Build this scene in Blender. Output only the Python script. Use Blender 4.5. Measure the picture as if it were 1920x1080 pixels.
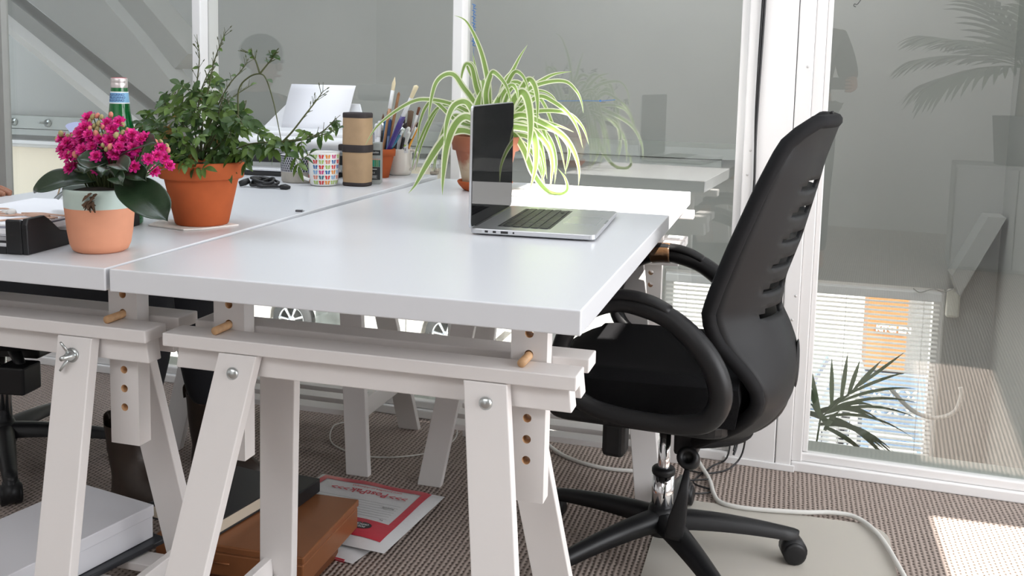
import bpy, bmesh, math, random
from mathutils import Vector, Matrix
D = bpy.data
for o in list(D.objects): D.objects.remove(o, do_unlink=True)
SC = bpy.context.scene
COL = SC.collection
PI = math.pi
R = math.radians

# ------------------------------------------------------------------ camera
cam_d = D.cameras.new('camera'); cam = D.objects.new('camera', cam_d); COL.objects.link(cam)
SC.camera = cam
cam_d.sensor_width = 36.0; cam_d.sensor_fit = 'HORIZONTAL'
cam_d.lens = 1846.3 / 1920 * 36.0
cam_d.shift_x = 0.0
cam_d.shift_y = -(540 - 347.8) / 1920
cam_d.clip_start = 0.02; cam_d.clip_end = 200
rx = Vector((0.96200754, 0.2719966, 0.02365024))
dn = Vector((0.05287164, -0.10061129, -0.99351998))
fw = Vector((-0.26785458, 0.95702415, -0.11116973))
cam.matrix_world = Matrix(((rx.x, -dn.x, -fw.x, 1.0064), (rx.y, -dn.y, -fw.y, -1.2769), (rx.z, -dn.z, -fw.z, 1.1275), (0, 0, 0, 1)))

# ------------------------------------------------------------------ world, sun, daylight, added fill lamps, exposure
W = D.worlds.new('sky'); SC.world = W; W.use_nodes = True
bg = W.node_tree.nodes['Background']
bg.inputs[0].default_value = (0.80, 0.89, 1.0, 1); bg.inputs[1].default_value = 3.0
SC.view_settings.view_transform = 'Standard'; SC.view_settings.look = 'None'
SC.view_settings.exposure = 0.0; SC.view_settings.gamma = 1.0
try: SC.view_settings.use_curve_mapping = False
except Exception: pass
SUN_DIR = Vector((-0.5, 0.14, -0.854))
sd = D.lights.new('sun', 'SUN'); sd.energy = 22.0; sd.angle = R(0.53); sd.color = (1.0, 0.95, 0.88)
sun = D.objects.new('sun', sd); COL.objects.link(sun); sun.location = (4, 0, 6)
sun.rotation_euler = SUN_DIR.to_track_quat('-Z', 'Y').to_euler()

def area(name, loc, target, sx, sy, power, color=(1, 1, 1)):
    l = D.lights.new(name, 'AREA'); l.shape = 'RECTANGLE'; l.size = sx; l.size_y = sy; l.energy = power; l.color = color
    o = D.objects.new(name, l); COL.objects.link(o); o.location = loc
    d = Vector(target) - Vector(loc); o.rotation_euler = d.to_track_quat('-Z', 'Y').to_euler()
    return o
CEIL = 2.7
XR, XL, YB = 3.3, -3.2, -3.6
area('daylight_right_window', (XR + 0.08, -0.2, 1.45), (0, -0.2, 1.3), 2.4, 1.7, 62, (1.0, 0.965, 0.94))
area('fill_rear_ceiling', (0.0, -2.75, CEIL - 0.01), (0.0, -2.75, 0), 2.8, 1.3, 50, (0.96, 0.97, 1.0))  # added fill lamp behind the camera; the ceiling above it has no window
area('fill_over_desks', (-0.5, 0.8, CEIL - 0.01), (-0.5, 0.8, 0), 1.6, 1.3, 23, (0.80, 0.89, 1.0))  # cool fill lamp added over the desks, below an unbroken ceiling
area('fill_atrium', (1.4, 2.3, 3.2), (1.4, 2.9, 0), 0.9, 0.8, 17, (1.0, 0.99, 0.96))  # unseen lamp added to brighten the atrium, its roof is closed here

# ------------------------------------------------------------------ materials
def nmat(name):
    m = D.materials.new(name); m.use_nodes = True
    nt = m.node_tree; return m, nt, nt.nodes['Principled BSDF']
def mat(name, col, rough=0.5, metal=0.0, spec=0.5, coat=0.0, noise=0.0, nscale=30, bump=0.0, bscale=200, trans=0.0, sss=0.0, emis=0.0):
    m, nt, b = nmat(name)
    b.inputs['Base Color'].default_value = (*col, 1); b.inputs['Roughness'].default_value = rough
    b.inputs['Metallic'].default_value = metal; b.inputs['Specular IOR Level'].default_value = spec
    b.inputs['Coat Weight'].default_value = coat; b.inputs['Transmission Weight'].default_value = trans
    if sss: b.inputs['Subsurface Weight'].default_value = sss; b.inputs['Subsurface Radius'].default_value = (0.01, 0.005, 0.003); b.inputs['Subsurface Scale'].default_value = 0.5
    if emis: b.inputs['Emission Color'].default_value = (*col, 1); b.inputs['Emission Strength'].default_value = emis
    if noise or bump:
        tc = nt.nodes.new('ShaderNodeTexCoord')
    if noise:
        n = nt.nodes.new('ShaderNodeTexNoise'); n.inputs['Scale'].default_value = nscale; n.inputs['Detail'].default_value = 4
        nt.links.new(tc.outputs['Object'], n.inputs['Vector'])
        mr = nt.nodes.new('ShaderNodeMapRange'); mr.inputs[1].default_value = 0.3; mr.inputs[2].default_value = 0.7
        mr.inputs[3].default_value = 1 - noise; mr.inputs[4].default_value = 1 + noise
        nt.links.new(n.outputs['Fac'], mr.inputs[0])
        hm = nt.nodes.new('ShaderNodeMix'); hm.data_type = 'RGBA'; hm.blend_type = 'MULTIPLY'; hm.inputs['Factor'].default_value = 1
        hm.inputs['A'].default_value = (*col, 1); nt.links.new(mr.outputs[0], hm.inputs['B'])
        nt.links.new(hm.outputs['Result'], b.inputs['Base Color'])
    if bump:
        n2 = nt.nodes.new('ShaderNodeTexNoise'); n2.inputs['Scale'].default_value = bscale; n2.inputs['Detail'].default_value = 3
        nt.links.new(tc.outputs['Object'], n2.inputs['Vector'])
        bp = nt.nodes.new('ShaderNodeBump'); bp.inputs['Strength'].default_value = bump; bp.inputs['Distance'].default_value = 0.002
        nt.links.new(n2.outputs['Fac'], bp.inputs['Height']); nt.links.new(bp.outputs[0], b.inputs['Normal'])
    return m
def two_tone(m, fn):
    """m: principled material; fn(nt, tc) -> socket of colour"""
    nt = m.node_tree; b = nt.nodes['Principled BSDF']; tc = nt.nodes.new('ShaderNodeTexCoord')
    nt.links.new(fn(nt, tc), b.inputs['Base Color']); return m
def M_(nt, op, a, b=None, c=None):
    n = nt.nodes.new('ShaderNodeMath'); n.operation = op
    for i, v in enumerate((a, b, c)):
        if v is None: continue
        if isinstance(v, (int, float)): n.inputs[i].default_value = v
        else: nt.links.new(v, n.inputs[i])
    return n.outputs[0]
def mixc(nt, f, a, b):
    n = nt.nodes.new('ShaderNodeMix'); n.data_type = 'RGBA'
    if isinstance(f, (int, float)): n.inputs['Factor'].default_value = f
    else: nt.links.new(f, n.inputs['Factor'])
    for k, v in (('A', a), ('B', b)):
        if isinstance(v, tuple): n.inputs[k].default_value = (*v, 1) if len(v) == 3 else v
        else: nt.links.new(v, n.inputs[k])
    return n.outputs['Result']

def translucent(m, f=0.35):
    nt = m.node_tree; b = nt.nodes['Principled BSDF']; out = nt.nodes['Material Output']; tr = nt.nodes.new('ShaderNodeBsdfTranslucent'); mx = nt.nodes.new('ShaderNodeMixShader'); mx.inputs[0].default_value = f
    src = b.inputs['Base Color']
    if src.is_linked: nt.links.new(src.links[0].from_socket, tr.inputs[0])
    else: tr.inputs[0].default_value = src.default_value
    nt.links.new(b.outputs[0], mx.inputs[1]); nt.links.new(tr.outputs[0], mx.inputs[2]); nt.links.new(mx.outputs[0], out.inputs[0]); return m
def glass_mat(name, tint=(0.93, 0.96, 0.94), base=0.045, rough=0.0):
    m, nt, b = nmat(name); nt.nodes.remove(b)
    out = nt.nodes['Material Output']
    ge = nt.nodes.new('ShaderNodeNewGeometry')
    dot = nt.nodes.new('ShaderNodeVectorMath'); dot.operation = 'DOT_PRODUCT'
    nt.links.new(ge.outputs['Normal'], dot.inputs[0]); nt.links.new(ge.outputs['Incoming'], dot.inputs[1])
    a = M_(nt, 'ABSOLUTE', dot.outputs['Value']); inv = M_(nt, 'SUBTRACT', 1.0, a)
    p = M_(nt, 'POWER', inv, 5.0); f = M_(nt, 'MULTIPLY_ADD', p, 1 - base, base)
    tr = nt.nodes.new('ShaderNodeBsdfTransparent'); tr.inputs[0].default_value = (*tint, 1)
    gl = nt.nodes.new('ShaderNodeBsdfGlossy'); gl.inputs['Roughness'].default_value = rough; gl.inputs['Color'].default_value = (1, 1, 1, 1)
    mx = nt.nodes.new('ShaderNodeMixShader'); nt.links.new(f, mx.inputs[0]); nt.links.new(tr.outputs[0], mx.inputs[1]); nt.links.new(gl.outputs[0], mx.inputs[2])
    nt.links.new(mx.outputs[0], out.inputs['Surface']); return m

WALL = mat('wall_paint_white', (0.74, 0.735, 0.72), 0.6)
CEILM = mat('ceiling_paint', (0.80, 0.80, 0.79), 0.7)
FRAME = mat('white_gloss_paint', (0.80, 0.79, 0.785), 0.32, bump=0.03, bscale=40)
GREYW = mat('atrium_wall_paint', (0.385, 0.387, 0.368), 0.65, noise=0.03, nscale=2.5)
LEDGE = mat('pale_green_ledge', (0.38, 0.40, 0.375), 0.4)
GLASS = glass_mat('window_glass', (0.965, 0.975, 0.968), 0.072)
DESK = mat('white_laminate', (0.705, 0.72, 0.75), 0.26)
TRES = mat('white_painted_wood', (0.745, 0.715, 0.70), 0.45, bump=0.04, bscale=60)
WOOD = mat('beech_dowel', (0.62, 0.37, 0.19), 0.5, noise=0.18, nscale=60)
ZINC = mat('zinc_metal', (0.62, 0.66, 0.66), 0.28, metal=1.0)
CHROME = mat('chrome', (0.82, 0.82, 0.84), 0.08, metal=1.0)
BLACKP = mat('black_plastic', (0.011, 0.011, 0.012), 0.42, spec=0.32, bump=0.08, bscale=900)
GREYP = mat('charcoal_plastic', (0.0145, 0.0145, 0.0155), 0.5, spec=0.22, bump=0.08, bscale=900)
MESHF = mat('black_mesh_fabric', (0.007, 0.007, 0.008), 0.9, spec=0.15, bump=0.5, bscale=500)
TERRA = mat('terracotta', (0.42, 0.095, 0.030), 0.8, spec=0.2, noise=0.10, nscale=18)
SOIL = mat('dark_soil', (0.03, 0.022, 0.016), 0.95, noise=0.4, nscale=120)
CABLEB = mat('black_cable', (0.012, 0.012, 0.013), 0.4)
CABLEW = mat('white_cable', (0.66, 0.65, 0.62), 0.4)
PAPER = mat('white_paper', (0.83, 0.84, 0.88), 0.6)

def carpet():
    m, nt, b = nmat('loop_pile_carpet')
    tc = nt.nodes.new('ShaderNodeTexCoord'); sp = nt.nodes.new('ShaderNodeSeparateXYZ'); nt.links.new(tc.outputs['Object'], sp.inputs[0])
    nz = nt.nodes.new('ShaderNodeTexNoise'); nz.inputs['Scale'].default_value = 45; nz.inputs['Detail'].default_value = 2
    nt.links.new(tc.outputs['Object'], nz.inputs['Vector'])
    wob = M_(nt, 'MULTIPLY', M_(nt, 'SUBTRACT', nz.outputs['Fac'], 0.5), 0.006)
    xx = M_(nt, 'ADD', sp.outputs['X'], wob)
    k = 2 * PI / 0.0125
    rib = M_(nt, 'MULTIPLY_ADD', M_(nt, 'COSINE', M_(nt, 'MULTIPLY', xx, k)), 0.5, 0.5)
    row = M_(nt, 'FLOOR', M_(nt, 'DIVIDE', xx, 0.0125))
    off = M_(nt, 'MULTIPLY', M_(nt, 'FRACT', M_(nt, 'MULTIPLY', row, 0.37)), 2 * PI)
    yy = M_(nt, 'ADD', M_(nt, 'MULTIPLY', M_(nt, 'ADD', sp.outputs['Y'], wob), 2 * PI / 0.0145), off)
    bead = M_(nt, 'MULTIPLY_ADD', M_(nt, 'COSINE', yy), 0.5, 0.5)
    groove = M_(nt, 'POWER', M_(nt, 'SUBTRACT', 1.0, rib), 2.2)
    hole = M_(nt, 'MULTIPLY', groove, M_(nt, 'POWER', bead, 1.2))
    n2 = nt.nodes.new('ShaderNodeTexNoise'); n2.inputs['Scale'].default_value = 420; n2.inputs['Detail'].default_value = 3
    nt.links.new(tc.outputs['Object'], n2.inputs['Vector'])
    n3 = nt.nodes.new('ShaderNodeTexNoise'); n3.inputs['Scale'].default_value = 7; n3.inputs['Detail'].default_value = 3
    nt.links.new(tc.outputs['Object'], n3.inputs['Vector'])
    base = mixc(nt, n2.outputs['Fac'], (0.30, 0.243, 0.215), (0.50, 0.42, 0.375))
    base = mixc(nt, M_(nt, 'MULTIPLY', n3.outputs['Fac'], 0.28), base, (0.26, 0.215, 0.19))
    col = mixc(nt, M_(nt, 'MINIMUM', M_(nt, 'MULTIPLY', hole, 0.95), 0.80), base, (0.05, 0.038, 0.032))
    nt.links.new(col, b.inputs['Base Color']); b.inputs['Roughness'].default_value = 0.95; b.inputs['Specular IOR Level'].default_value = 0.1
    h = M_(nt, 'ADD', M_(nt, 'MULTIPLY', rib, 0.7), M_(nt, 'MULTIPLY', n2.outputs['Fac'], 0.5)); h = M_(nt, 'SUBTRACT', h, M_(nt, 'MULTIPLY', hole, 0.6))
    bp = nt.nodes.new('ShaderNodeBump'); bp.inputs['Strength'].default_value = 0.8; bp.inputs['Distance'].default_value = 0.004
    nt.links.new(h, bp.inputs['Height']); nt.links.new(bp.outputs[0], b.inputs['Normal'])
    return m
CARPET = carpet()

# ------------------------------------------------------------------ geometry helpers
class MB:
    """collects shapes; build() links them as ONE mesh object"""
    def __init__(s): s.v = []; s.f = []; s.mi = []; s.sm = []
    def add(s, vs, fs, mi=0, sm=False):
        n = len(s.v); s.v += [Vector(v) for v in vs]
        for f in fs: s.f.append([i + n for i in f]); s.mi.append(mi); s.sm.append(sm)
        return s
    def box(s, x0, x1, y0, y1, z0, z1, mi=0, M=None):
        vs = [Vector((x, y, z)) for z in (z0, z1) for y in (y0, y1) for x in (x0, x1)]
        if M: vs = [M @ v for v in vs]
        return s.add(vs, [(0, 2, 3, 1), (4, 5, 7, 6), (0, 1, 5, 4), (2, 6, 7, 3), (0, 4, 6, 2), (1, 3, 7, 5)], mi)
    def hexa(s, bot, top, mi=0):
        return s.add(list(bot) + list(top), [(3, 2, 1, 0), (4, 5, 6, 7), (0, 1, 5, 4), (1, 2, 6, 5), (2, 3, 7, 6), (3, 0, 4, 7)], mi)
    def prism(s, poly, z0, z1, mi=0, M=None, sm=False):
        n = len(poly); vs = [Vector((p[0], p[1], z0)) for p in poly] + [Vector((p[0], p[1], z1)) for p in poly]
        if M: vs = [M @ v for v in vs]
        s.add(vs, [tuple(range(n - 1, -1, -1)), tuple(range(n, 2 * n))], mi)
        n0 = len(s.v) - 2 * n
        for i in range(n):
            j = (i + 1) % n; s.f.append([n0 + i, n0 + j, n0 + n + j, n0 + n + i]); s.mi.append(mi); s.sm.append(sm)
        return s
    def lathe(s, prof, n=32, mi=0, M=None, sm=True, cap=False, sx=1.0, sy=1.0):
        k = len(prof); vs = []
        for i in range(n):
            a = 2 * PI * i / n
            for r, z in prof: vs.append(Vector((r * math.cos(a) * sx, r * math.sin(a) * sy, z)))
        if M: vs = [M @ v for v in vs]
        fs = []
        for i in range(n):
            j = (i + 1) % n
            for q in range(k - 1): fs.append((i * k + q, j * k + q, j * k + q + 1, i * k + q + 1))
        if cap:
            fs.append(tuple(i * k for i in range(n - 1, -1, -1))); fs.append(tuple(i * k + k - 1 for i in range(n)))
        return s.add(vs, fs, mi, sm)
    def cyl(s, p0, p1, r0, r1=None, n=16, mi=0, sm=True):
        r1 = r0 if r1 is None else r1
        return s.tube([p0, p1], [r0, r1], n, mi, sm)
    def tube(s, pts, rad, n=8, mi=0, sm=True, closed=False, flat=1.0, up=None):
        pts = [Vector(p) for p in pts]; m = len(pts)
        if isinstance(rad, (int, float)): rad = [rad] * m
        vs = []; prev = None
        for i, p in enumerate(pts):
            if closed: t = pts[(i + 1) % m] - pts[i - 1]
            else: t = pts[min(i + 1, m - 1)] - pts[max(i - 1, 0)]
            if t.length < 1e-9: t = Vector((0, 0, 1))
            t.normalize()
            if up is not None: u = Vector(up) - t * t.dot(Vector(up))
            elif prev is None:
                u = Vector((0, 0, 1)) if abs(t.z) < 0.9 else Vector((1, 0, 0)); u = u - t * t.dot(u)
            else: u = prev - t * t.dot(prev)
            if u.length < 1e-6: u = t.orthogonal()
            u.normalize(); prev = u; w = t.cross(u)
            for k in range(n):
                a = 2 * PI * k / n; vs.append(p + (u * math.cos(a) * flat + w * math.sin(a)) * rad[i])
        fs = []
        for i in range(m if closed else m - 1):
            i2 = (i + 1) % m
            for k in range(n): fs.append((i * n + k, i * n + (k + 1) % n, i2 * n + (k + 1) % n, i2 * n + k))
        if not closed: fs.append(tuple(range(n - 1, -1, -1))); fs.append(tuple((m - 1) * n + k for k in range(n)))
        return s.add(vs, fs, mi, sm)
    def sphere(s, c, rx_, ry=None, rz=None, n=12, m=8, mi=0, M=None):
        ry = rx_ if ry is None else ry; rz = rx_ if rz is None else rz
        prof = []
        vs = [Vector((0, 0, -rz))]; fs = []
        for j in range(1, m):
            a = -PI / 2 + PI * j / m
            for i in range(n): vs.append(Vector((rx_ * math.cos(a) * math.cos(2 * PI * i / n), ry * math.cos(a) * math.sin(2 * PI * i / n), rz * math.sin(a))))
        vs.append(Vector((0, 0, rz))); L = len(vs) - 1
        for i in range(n): fs.append((0, 1 + (i + 1) % n, 1 + i)); fs.append((L, 1 + (m - 2) * n + i, 1 + (m - 2) * n + (i + 1) % n))
        for j in range(m - 2):
            for i in range(n): fs.append((1 + j * n + i, 1 + j * n + (i + 1) % n, 1 + (j + 1) * n + (i + 1) % n, 1 + (j + 1) * n + i))
        c = Vector(c); vs = [(M @ v if M else v) + c for v in vs]
        return s.add(vs, fs, mi, True)
    def grid(s, P, mi=0, sm=True, skip=None):
        """P[i][j] points"""
        a, b = len(P), len(P[0]); vs = [p for row in P for p in row]
        fs = [(i * b + j, i * b + j + 1, (i + 1) * b + j + 1, (i + 1) * b + j) for i in range(a - 1) for j in range(b - 1) if not (skip and skip(i, j))]
        return s.add(vs, fs, mi, sm)
    def strip(s, pts, wid, side, mi=0, fold=0.0):
        """leaf blade: centre line pts, half widths, side vectors"""
        P = []
        for p, w, sd_ in zip(pts, wid, side):
            p = Vector(p); sd_ = Vector(sd_)
            t = sd_.orthogonal()
            P.append([p - sd_ * w, p, p + sd_ * w])
        return s.grid(P, mi)
    def build(s, name, mats, parent=None, bevel=0.0, seg=2, sub=0, solid=0.0, loc=None, rot=None, smooth=False):
        me = D.meshes.new(name); me.from_pydata([tuple(v) for v in s.v], [], s.f)
        mats = mats if isinstance(mats, (list, tuple)) else [mats]
        for m in mats: me.materials.append(m)
        for p, mi, sm in zip(me.polygons, s.mi, s.sm): p.material_index = mi; p.use_smooth = sm or smooth
        me.update()
        o = D.objects.new(name, me); COL.objects.link(o)
        if parent: o.parent = parent
        if loc is not None: o.location = loc
        if rot is not None: o.rotation_euler = rot
        if solid: md = o.modifiers.new('solid', 'SOLIDIFY'); md.thickness = solid; md.offset = 0
        if bevel: md = o.modifiers.new('bevel', 'BEVEL'); md.width = bevel; md.segments = seg; md.limit_method = 'ANGLE'; md.angle_limit = R(40); md.harden_normals = False
        if sub: md = o.modifiers.new('sub', 'SUBSURF'); md.levels = sub; md.render_levels = sub
        return o
def bx(x0, x1, y0, y1, z0, z1): return MB().box(x0, x1, y0, y1, z0, z1)
def tag(o, label, cat, group=None, kind=None):
    if label: o['label'] = label
    if cat: o['category'] = cat
    if group: o['group'] = group
    if kind: o['kind'] = kind
    return o
def thing(name, label, cat, loc=(0, 0, 0), rotz=0.0, group=None):
    o = D.objects.new(name, None); COL.objects.link(o); o.empty_display_size = 0.05
    o.location = loc; o.rotation_euler = (0, 0, rotz); return tag(o, label, cat, group)
def struct(o): o['kind'] = 'structure'; return o
def dup(o, parent=None, loc=None, rot=None, scale=None):
    c = o.copy(); COL.objects.link(c)
    if parent: c.parent = parent
    if loc is not None: c.location = loc
    if rot is not None: c.rotation_euler = rot
    if scale is not None: c.scale = scale
    return c
def dup_tree(o, parent=None):
    c = o.copy(); COL.objects.link(c)
    if parent: c.parent = parent
    for ch in list(o.children): dup_tree(ch, c)
    return c
def spline(pts, n=8, closed=False):
    """Catmull-Rom through pts"""
    P = [Vector(p) for p in pts]; m = len(P); out = []
    for i in range(m if closed else m - 1):
        p0 = P[i - 1] if (closed or i > 0) else P[0]; p1 = P[i]; p2 = P[(i + 1) % m]
        p3 = P[(i + 2) % m] if (closed or i + 2 < m) else P[-1]
        for k in range(n):
            t = k / n
            out.append(0.5 * ((2 * p1) + (p2 - p0) * t + (2 * p0 - 5 * p1 + 4 * p2 - p3) * t * t + (-p0 + 3 * p1 - 3 * p2 + p3) * t ** 3))
    if not closed: out.append(P[-1])
    return out
def interp(tab, x):
    if x <= tab[0][0]: return tab[0][1]
    for (a, va), (b, vb) in zip(tab, tab[1:]):
        if x <= b: return va + (vb - va) * (x - a) / (b - a)
    return tab[-1][1]
def text_mesh(name, txt, size, m, parent, loc, rot, extrude=0.0002, align='CENTER', shear=0, bold=0.0, sx=1.0):
    cu = D.curves.new(name, 'FONT'); cu.body = txt; cu.size = size; cu.extrude = extrude; cu.align_x = align; cu.align_y = 'CENTER'; cu.shear = shear; cu.offset = bold
    o = D.objects.new(name, cu); COL.objects.link(o)
    dg = bpy.context.evaluated_depsgraph_get(); me = D.meshes.new_from_object(o.evaluated_get(dg))
    D.objects.remove(o, do_unlink=True)
    me.materials.clear(); me.materials.append(m)
    q = D.objects.new(name, me); COL.objects.link(q); q.parent = parent; q.location = loc; q.rotation_euler = rot; q.scale = (sx, 1, 1)
    return q
def apply_mods(o):
    dg = bpy.context.evaluated_depsgraph_get(); me = D.meshes.new_from_object(o.evaluated_get(dg))
    o.modifiers.clear(); o.data = me; return o
# ================================================================== THE SETTING
H = 0.815                    # desk top height
FL = -3.0                   # street level below
WSL = -0.045                 # the glass wall runs a little askew to the desks
WM = Matrix.Translation((0, 1.685, 0)) @ Matrix.Rotation(math.atan(WSL), 4, 'Z')
def wall_obj(o): o.matrix_world = WM @ o.matrix_world; return o

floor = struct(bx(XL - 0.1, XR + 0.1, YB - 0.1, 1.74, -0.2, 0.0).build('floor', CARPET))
# ceiling with two small roof windows that let the sun through
def slab_with_holes(name, x0, x1, y0, y1, z0, z1, holes, m):
    xs = sorted({x0, x1, *[h[0] for h in holes], *[h[1] for h in holes]}); ys = sorted({y0, y1, *[h[2] for h in holes], *[h[3] for h in holes]})
    b = MB()
    for xa, xb in zip(xs, xs[1:]):
        for ya, yb in zip(ys, ys[1:]):
            cx, cy = (xa + xb) / 2, (ya + yb) / 2
            if any(h[0] < cx < h[1] and h[2] < cy < h[3] for h in holes): continue
            b.box(xa, xb, ya, yb, z0, z1)
    return struct(b.build(name, m))
def sun_hole(x0, x1, y0, y1, z):           # opening whose light lands on x0..x1, y0..y1 at height z
    s = SUN_DIR.x / SUN_DIR.z * (CEIL - z); q = SUN_DIR.y / -SUN_DIR.z * (CEIL - z)
    return (x0 + s, x1 + s, y0 - q, y1 - q)
HOLES = [ sun_hole(0.29, 0.84, 0.985, 1.495, H), sun_hole(1.4235, 1.95, 0.25, 1.416, 0.0)]
slab_with_holes('ceiling', XL - 0.1, XR + 0.4, YB - 0.1, 1.85, CEIL, CEIL + 0.06, HOLES, CEILM)
# left, right and rear walls; the right one has a window opening
struct(bx(XL - 0.1, XL, YB - 0.1, 1.9, 0, CEIL).build('wall_left', WALL))
b = MB(); b.box(XR, XR + 0.06, YB, 1.62, 0, 0.55); b.box(XR, XR + 0.06, YB, 1.62, 2.35, CEIL); b.box(XR, XR + 0.06, YB, -1.45, 0.55, 2.35); b.box(XR, XR + 0.06, 1.05, 1.62, 0.55, 2.35)
struct(b.build('wall_right', WALL))
struct(bx(XL, XR, YB - 0.06, YB, 0, CEIL).build('wall_rear', WALL))

# ---- glazed partition, local frame: x along, -y towards the room, glass at y = 0
CX_ = math.cos(math.atan(WSL))
wl = wall_obj(struct(bx(XL, -1.802, -0.03, 0.004, 0, CEIL).build('wall_back', GREYW)))
def mull(name, x0, x1, y0, y1):
    return wall_obj(struct(bx(x0, x1, y0, y1, 0, CEIL).build(name, FRAME, bevel=0.004)))
m1 = mull('trim_1', -0.965, -0.93, -0.045, 0.06)
m2 = mull('trim_2', -0.012, 0.023, -0.045, 0.02)
b = MB()
b.box(0.885, 1.018, -0.032, 0.05, 0, CEIL); b.box(1.020, 1.064, -0.032, 0.05, 0, CEIL)
b.box(0.862, 0.8848, -0.018, 0.05, 0.03, CEIL); b.box(1.0642, 1.094, -0.024, 0.05, 0.03, CEIL); b.box(1.0942, 1.109, -0.012, 0.05, 0.058, CEIL)
post = wall_obj(struct(b.build('trim_3', FRAME, bevel=0.003)))
for (px, pz) in ((0.905, 0.93), (0.90, 0.86), (1.045, 0.91), (1.05, 1.17), (1.052, 0.52), (1.046, 0.45)):
    wall_obj(struct(MB().cyl((px, -0.0335, pz), (px, -0.031, pz), 0.0035, n=10).build('trim_4', mat('screw_cap', (0.62, 0.61, 0.6), 0.5))))
# bottom rail with its bead, and the ledge beyond the glass
b = MB(); b.box(-1.802, 0.8845, -0.0299, 0.0, 0, 0.03); b.box(1.0643, 2.2, -0.0299, 0.0, 0, 0.03)
b.box(-1.802, 0.884, -0.018, 0.012, 0.0301, 0.056); b.box(1.0645, 2.2, -0.018, 0.012, 0.0301, 0.056)
wall_obj(struct(b.build('baseboard_back', FRAME, bevel=0.004)))
wall_obj(struct(bx(0.875, 1.075, -0.038, -0.03, 0, 0.02).build('trim_5', FRAME, bevel=0.002)))
wall_obj(struct(bx(-2.9, 2.2, 0.012, 0.11, -0.25, 0.05).build('trim_6', LEDGE)))
for i, (xa, xb) in enumerate(((-1.802, -0.965), (-0.93, -0.012), (0.023, 0.865), (1.107, 2.25))):
    w = wall_obj(struct(bx(xa, xb, -0.003, 0.003, 0.05, CEIL).build('window_%d' % (i + 1), GLASS)))
win_mid = [o for o in D.objects if o.name == 'window_3'][0]
wall_obj(struct(bx(2.2, 3.4, -0.02, 0.12, 0, CEIL).build('wall_back_right', WALL)))

# ---- the atrium beyond the glass
YF = 3.3
AX0, AX1 = -4.6, 1.90
b = MB()
b.box(AX0, 0.48, YF, YF + 0.2, 0.70, 3.3)          # above the beam, left part
b.box(-0.62, 0.48, YF, YF + 0.2, 0.22, 0.70)       # below the beam, middle
b.box(0.48, AX1, YF, YF + 0.2, 0.245, 3.3)
b.box(1.70, AX1, YF, YF + 0.2, FL, 0.245)
b.box(AX0, 1.70, YF, YF + 0.2, FL, -1.75)
b.box(0.40, 0.48, YF, YF + 0.2, -1.75, 0.22)
struct(b.build('wall_far', GREYW))
struct(bx(AX0, 0.80, YF - 0.06, YF - 0.001, 0.772, 0.842).build('trim_7', LEDGE))
struct(bx(AX0, 0.72, YF - 0.05, YF - 0.001, 0.735, 0.768).build('trim_8', LEDGE))
struct(bx(AX0, -0.62, YF - 0.09, YF - 0.001, 0.69, 0.708).build('trim_9', FRAME))
struct(bx(AX1, AX1 + 0.15, 1.75, YF + 0.2, FL, 3.3).build('wall_atrium_right', GREYW))
struct(bx(AX0 - 0.15, AX0, 1.75, YF + 0.2, FL, 3.3).build('wall_atrium_left', GREYW))
struct(bx(AX0, AX1, 1.8, YF, FL - 0.1, FL).build('floor_atrium', mat('atrium_floor', (0.5, 0.48, 0.45), 0.6)))
struct(bx(AX0, AX1, 1.72, 1.80, FL, -0.25).build('wall_under_mezzanine', GREYW))
slab_with_holes('ceiling_atrium', AX0 - 0.1, AX1 + 0.1, 1.86, YF + 0.2, 3.3, 3.36, [(-1.9, -1.2, 2.48, 2.74)], GREYW)
b = MB(); b.hexa([(1.735, 3.16, 0.245), (1.89, 3.16, 0.59), (1.89, YF - .001, 0.59), (1.735, YF - .001, 0.245)], [(1.70, 3.16, 0.33), (1.82, 3.16, 0.59), (1.82, YF - .001, 0.59), (1.70, YF - .001, 0.33)])
struct(b.build('trim_10', GREYW))
# slanting stair soffit with its flange, seen through the left pane
def slant(name, x0, z0, x1, z1, y0, y1, th, m):
    d = Vector((x1 - x0, 0, z1 - z0)); n = Vector((-d.z, 0, d.x)).normalized() * th
    P = [Vector((x0, y0, z0)), Vector((x1, y0, z1)), Vector((x1, y1, z1)), Vector((x0, y1, z0))]
    return struct(MB().hexa(P, [p + n for p in P]).build(name, m, bevel=0.002))
SOFF = mat('stair_paint', (0.41, 0.413, 0.40), 0.55)
slant('trim_11', -2.95, 1.69, -1.50, 0.725, 2.6, 2.72, -0.075, SOFF)     # dark web
slant('trim_12', -2.95, 1.615, -1.50, 0.645, 2.50, 2.72, -0.03, FRAME)     # bright flange below
P0 = [Vector((-2.95, 2.58, 1.765)), Vector((-1.50, 2.58, 0.795)), Vector((-1.63, 2.58, 1.02)), Vector((-1.85, 2.58, 1.26)), Vector((-2.45, 2.58, 1.86))]
b = MB(); n = len(P0); b.add(P0 + [p + Vector((0, 0.16, 0)) for p in P0], [tuple(range(n)), tuple(range(2 * n - 1, n - 1, -1))] + [(i, i + n, (i + 1) % n + n, (i + 1) % n) for i in range(n)])
struct(b.build('trim_13', SOFF, bevel=0.003))
slant('trim_14', -2.35, 1.76, -1.72, 1.12, 2.68, 2.9, 0.10, GREYW)
# bolts with washers on the beam
for bxp in (-3.135, -2.912):
    t = thing('anchor_bolt', 'grey anchor bolt with washer, %s of two on the ledge through the left pane' % ('left' if bxp < -3 else 'right'), 'bolt', (bxp, YF - 0.06, 0.806), group='anchor bolts on the ledge')
    MB().cyl((0, 0, 0), (0, -0.006, 0), 0.022, n=20).build('washer', ZINC, t); MB().cyl((0, -0.006, 0), (-0.008, -0.06, 0.006), 0.007, n=10).build('shank', ZINC, t)
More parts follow.
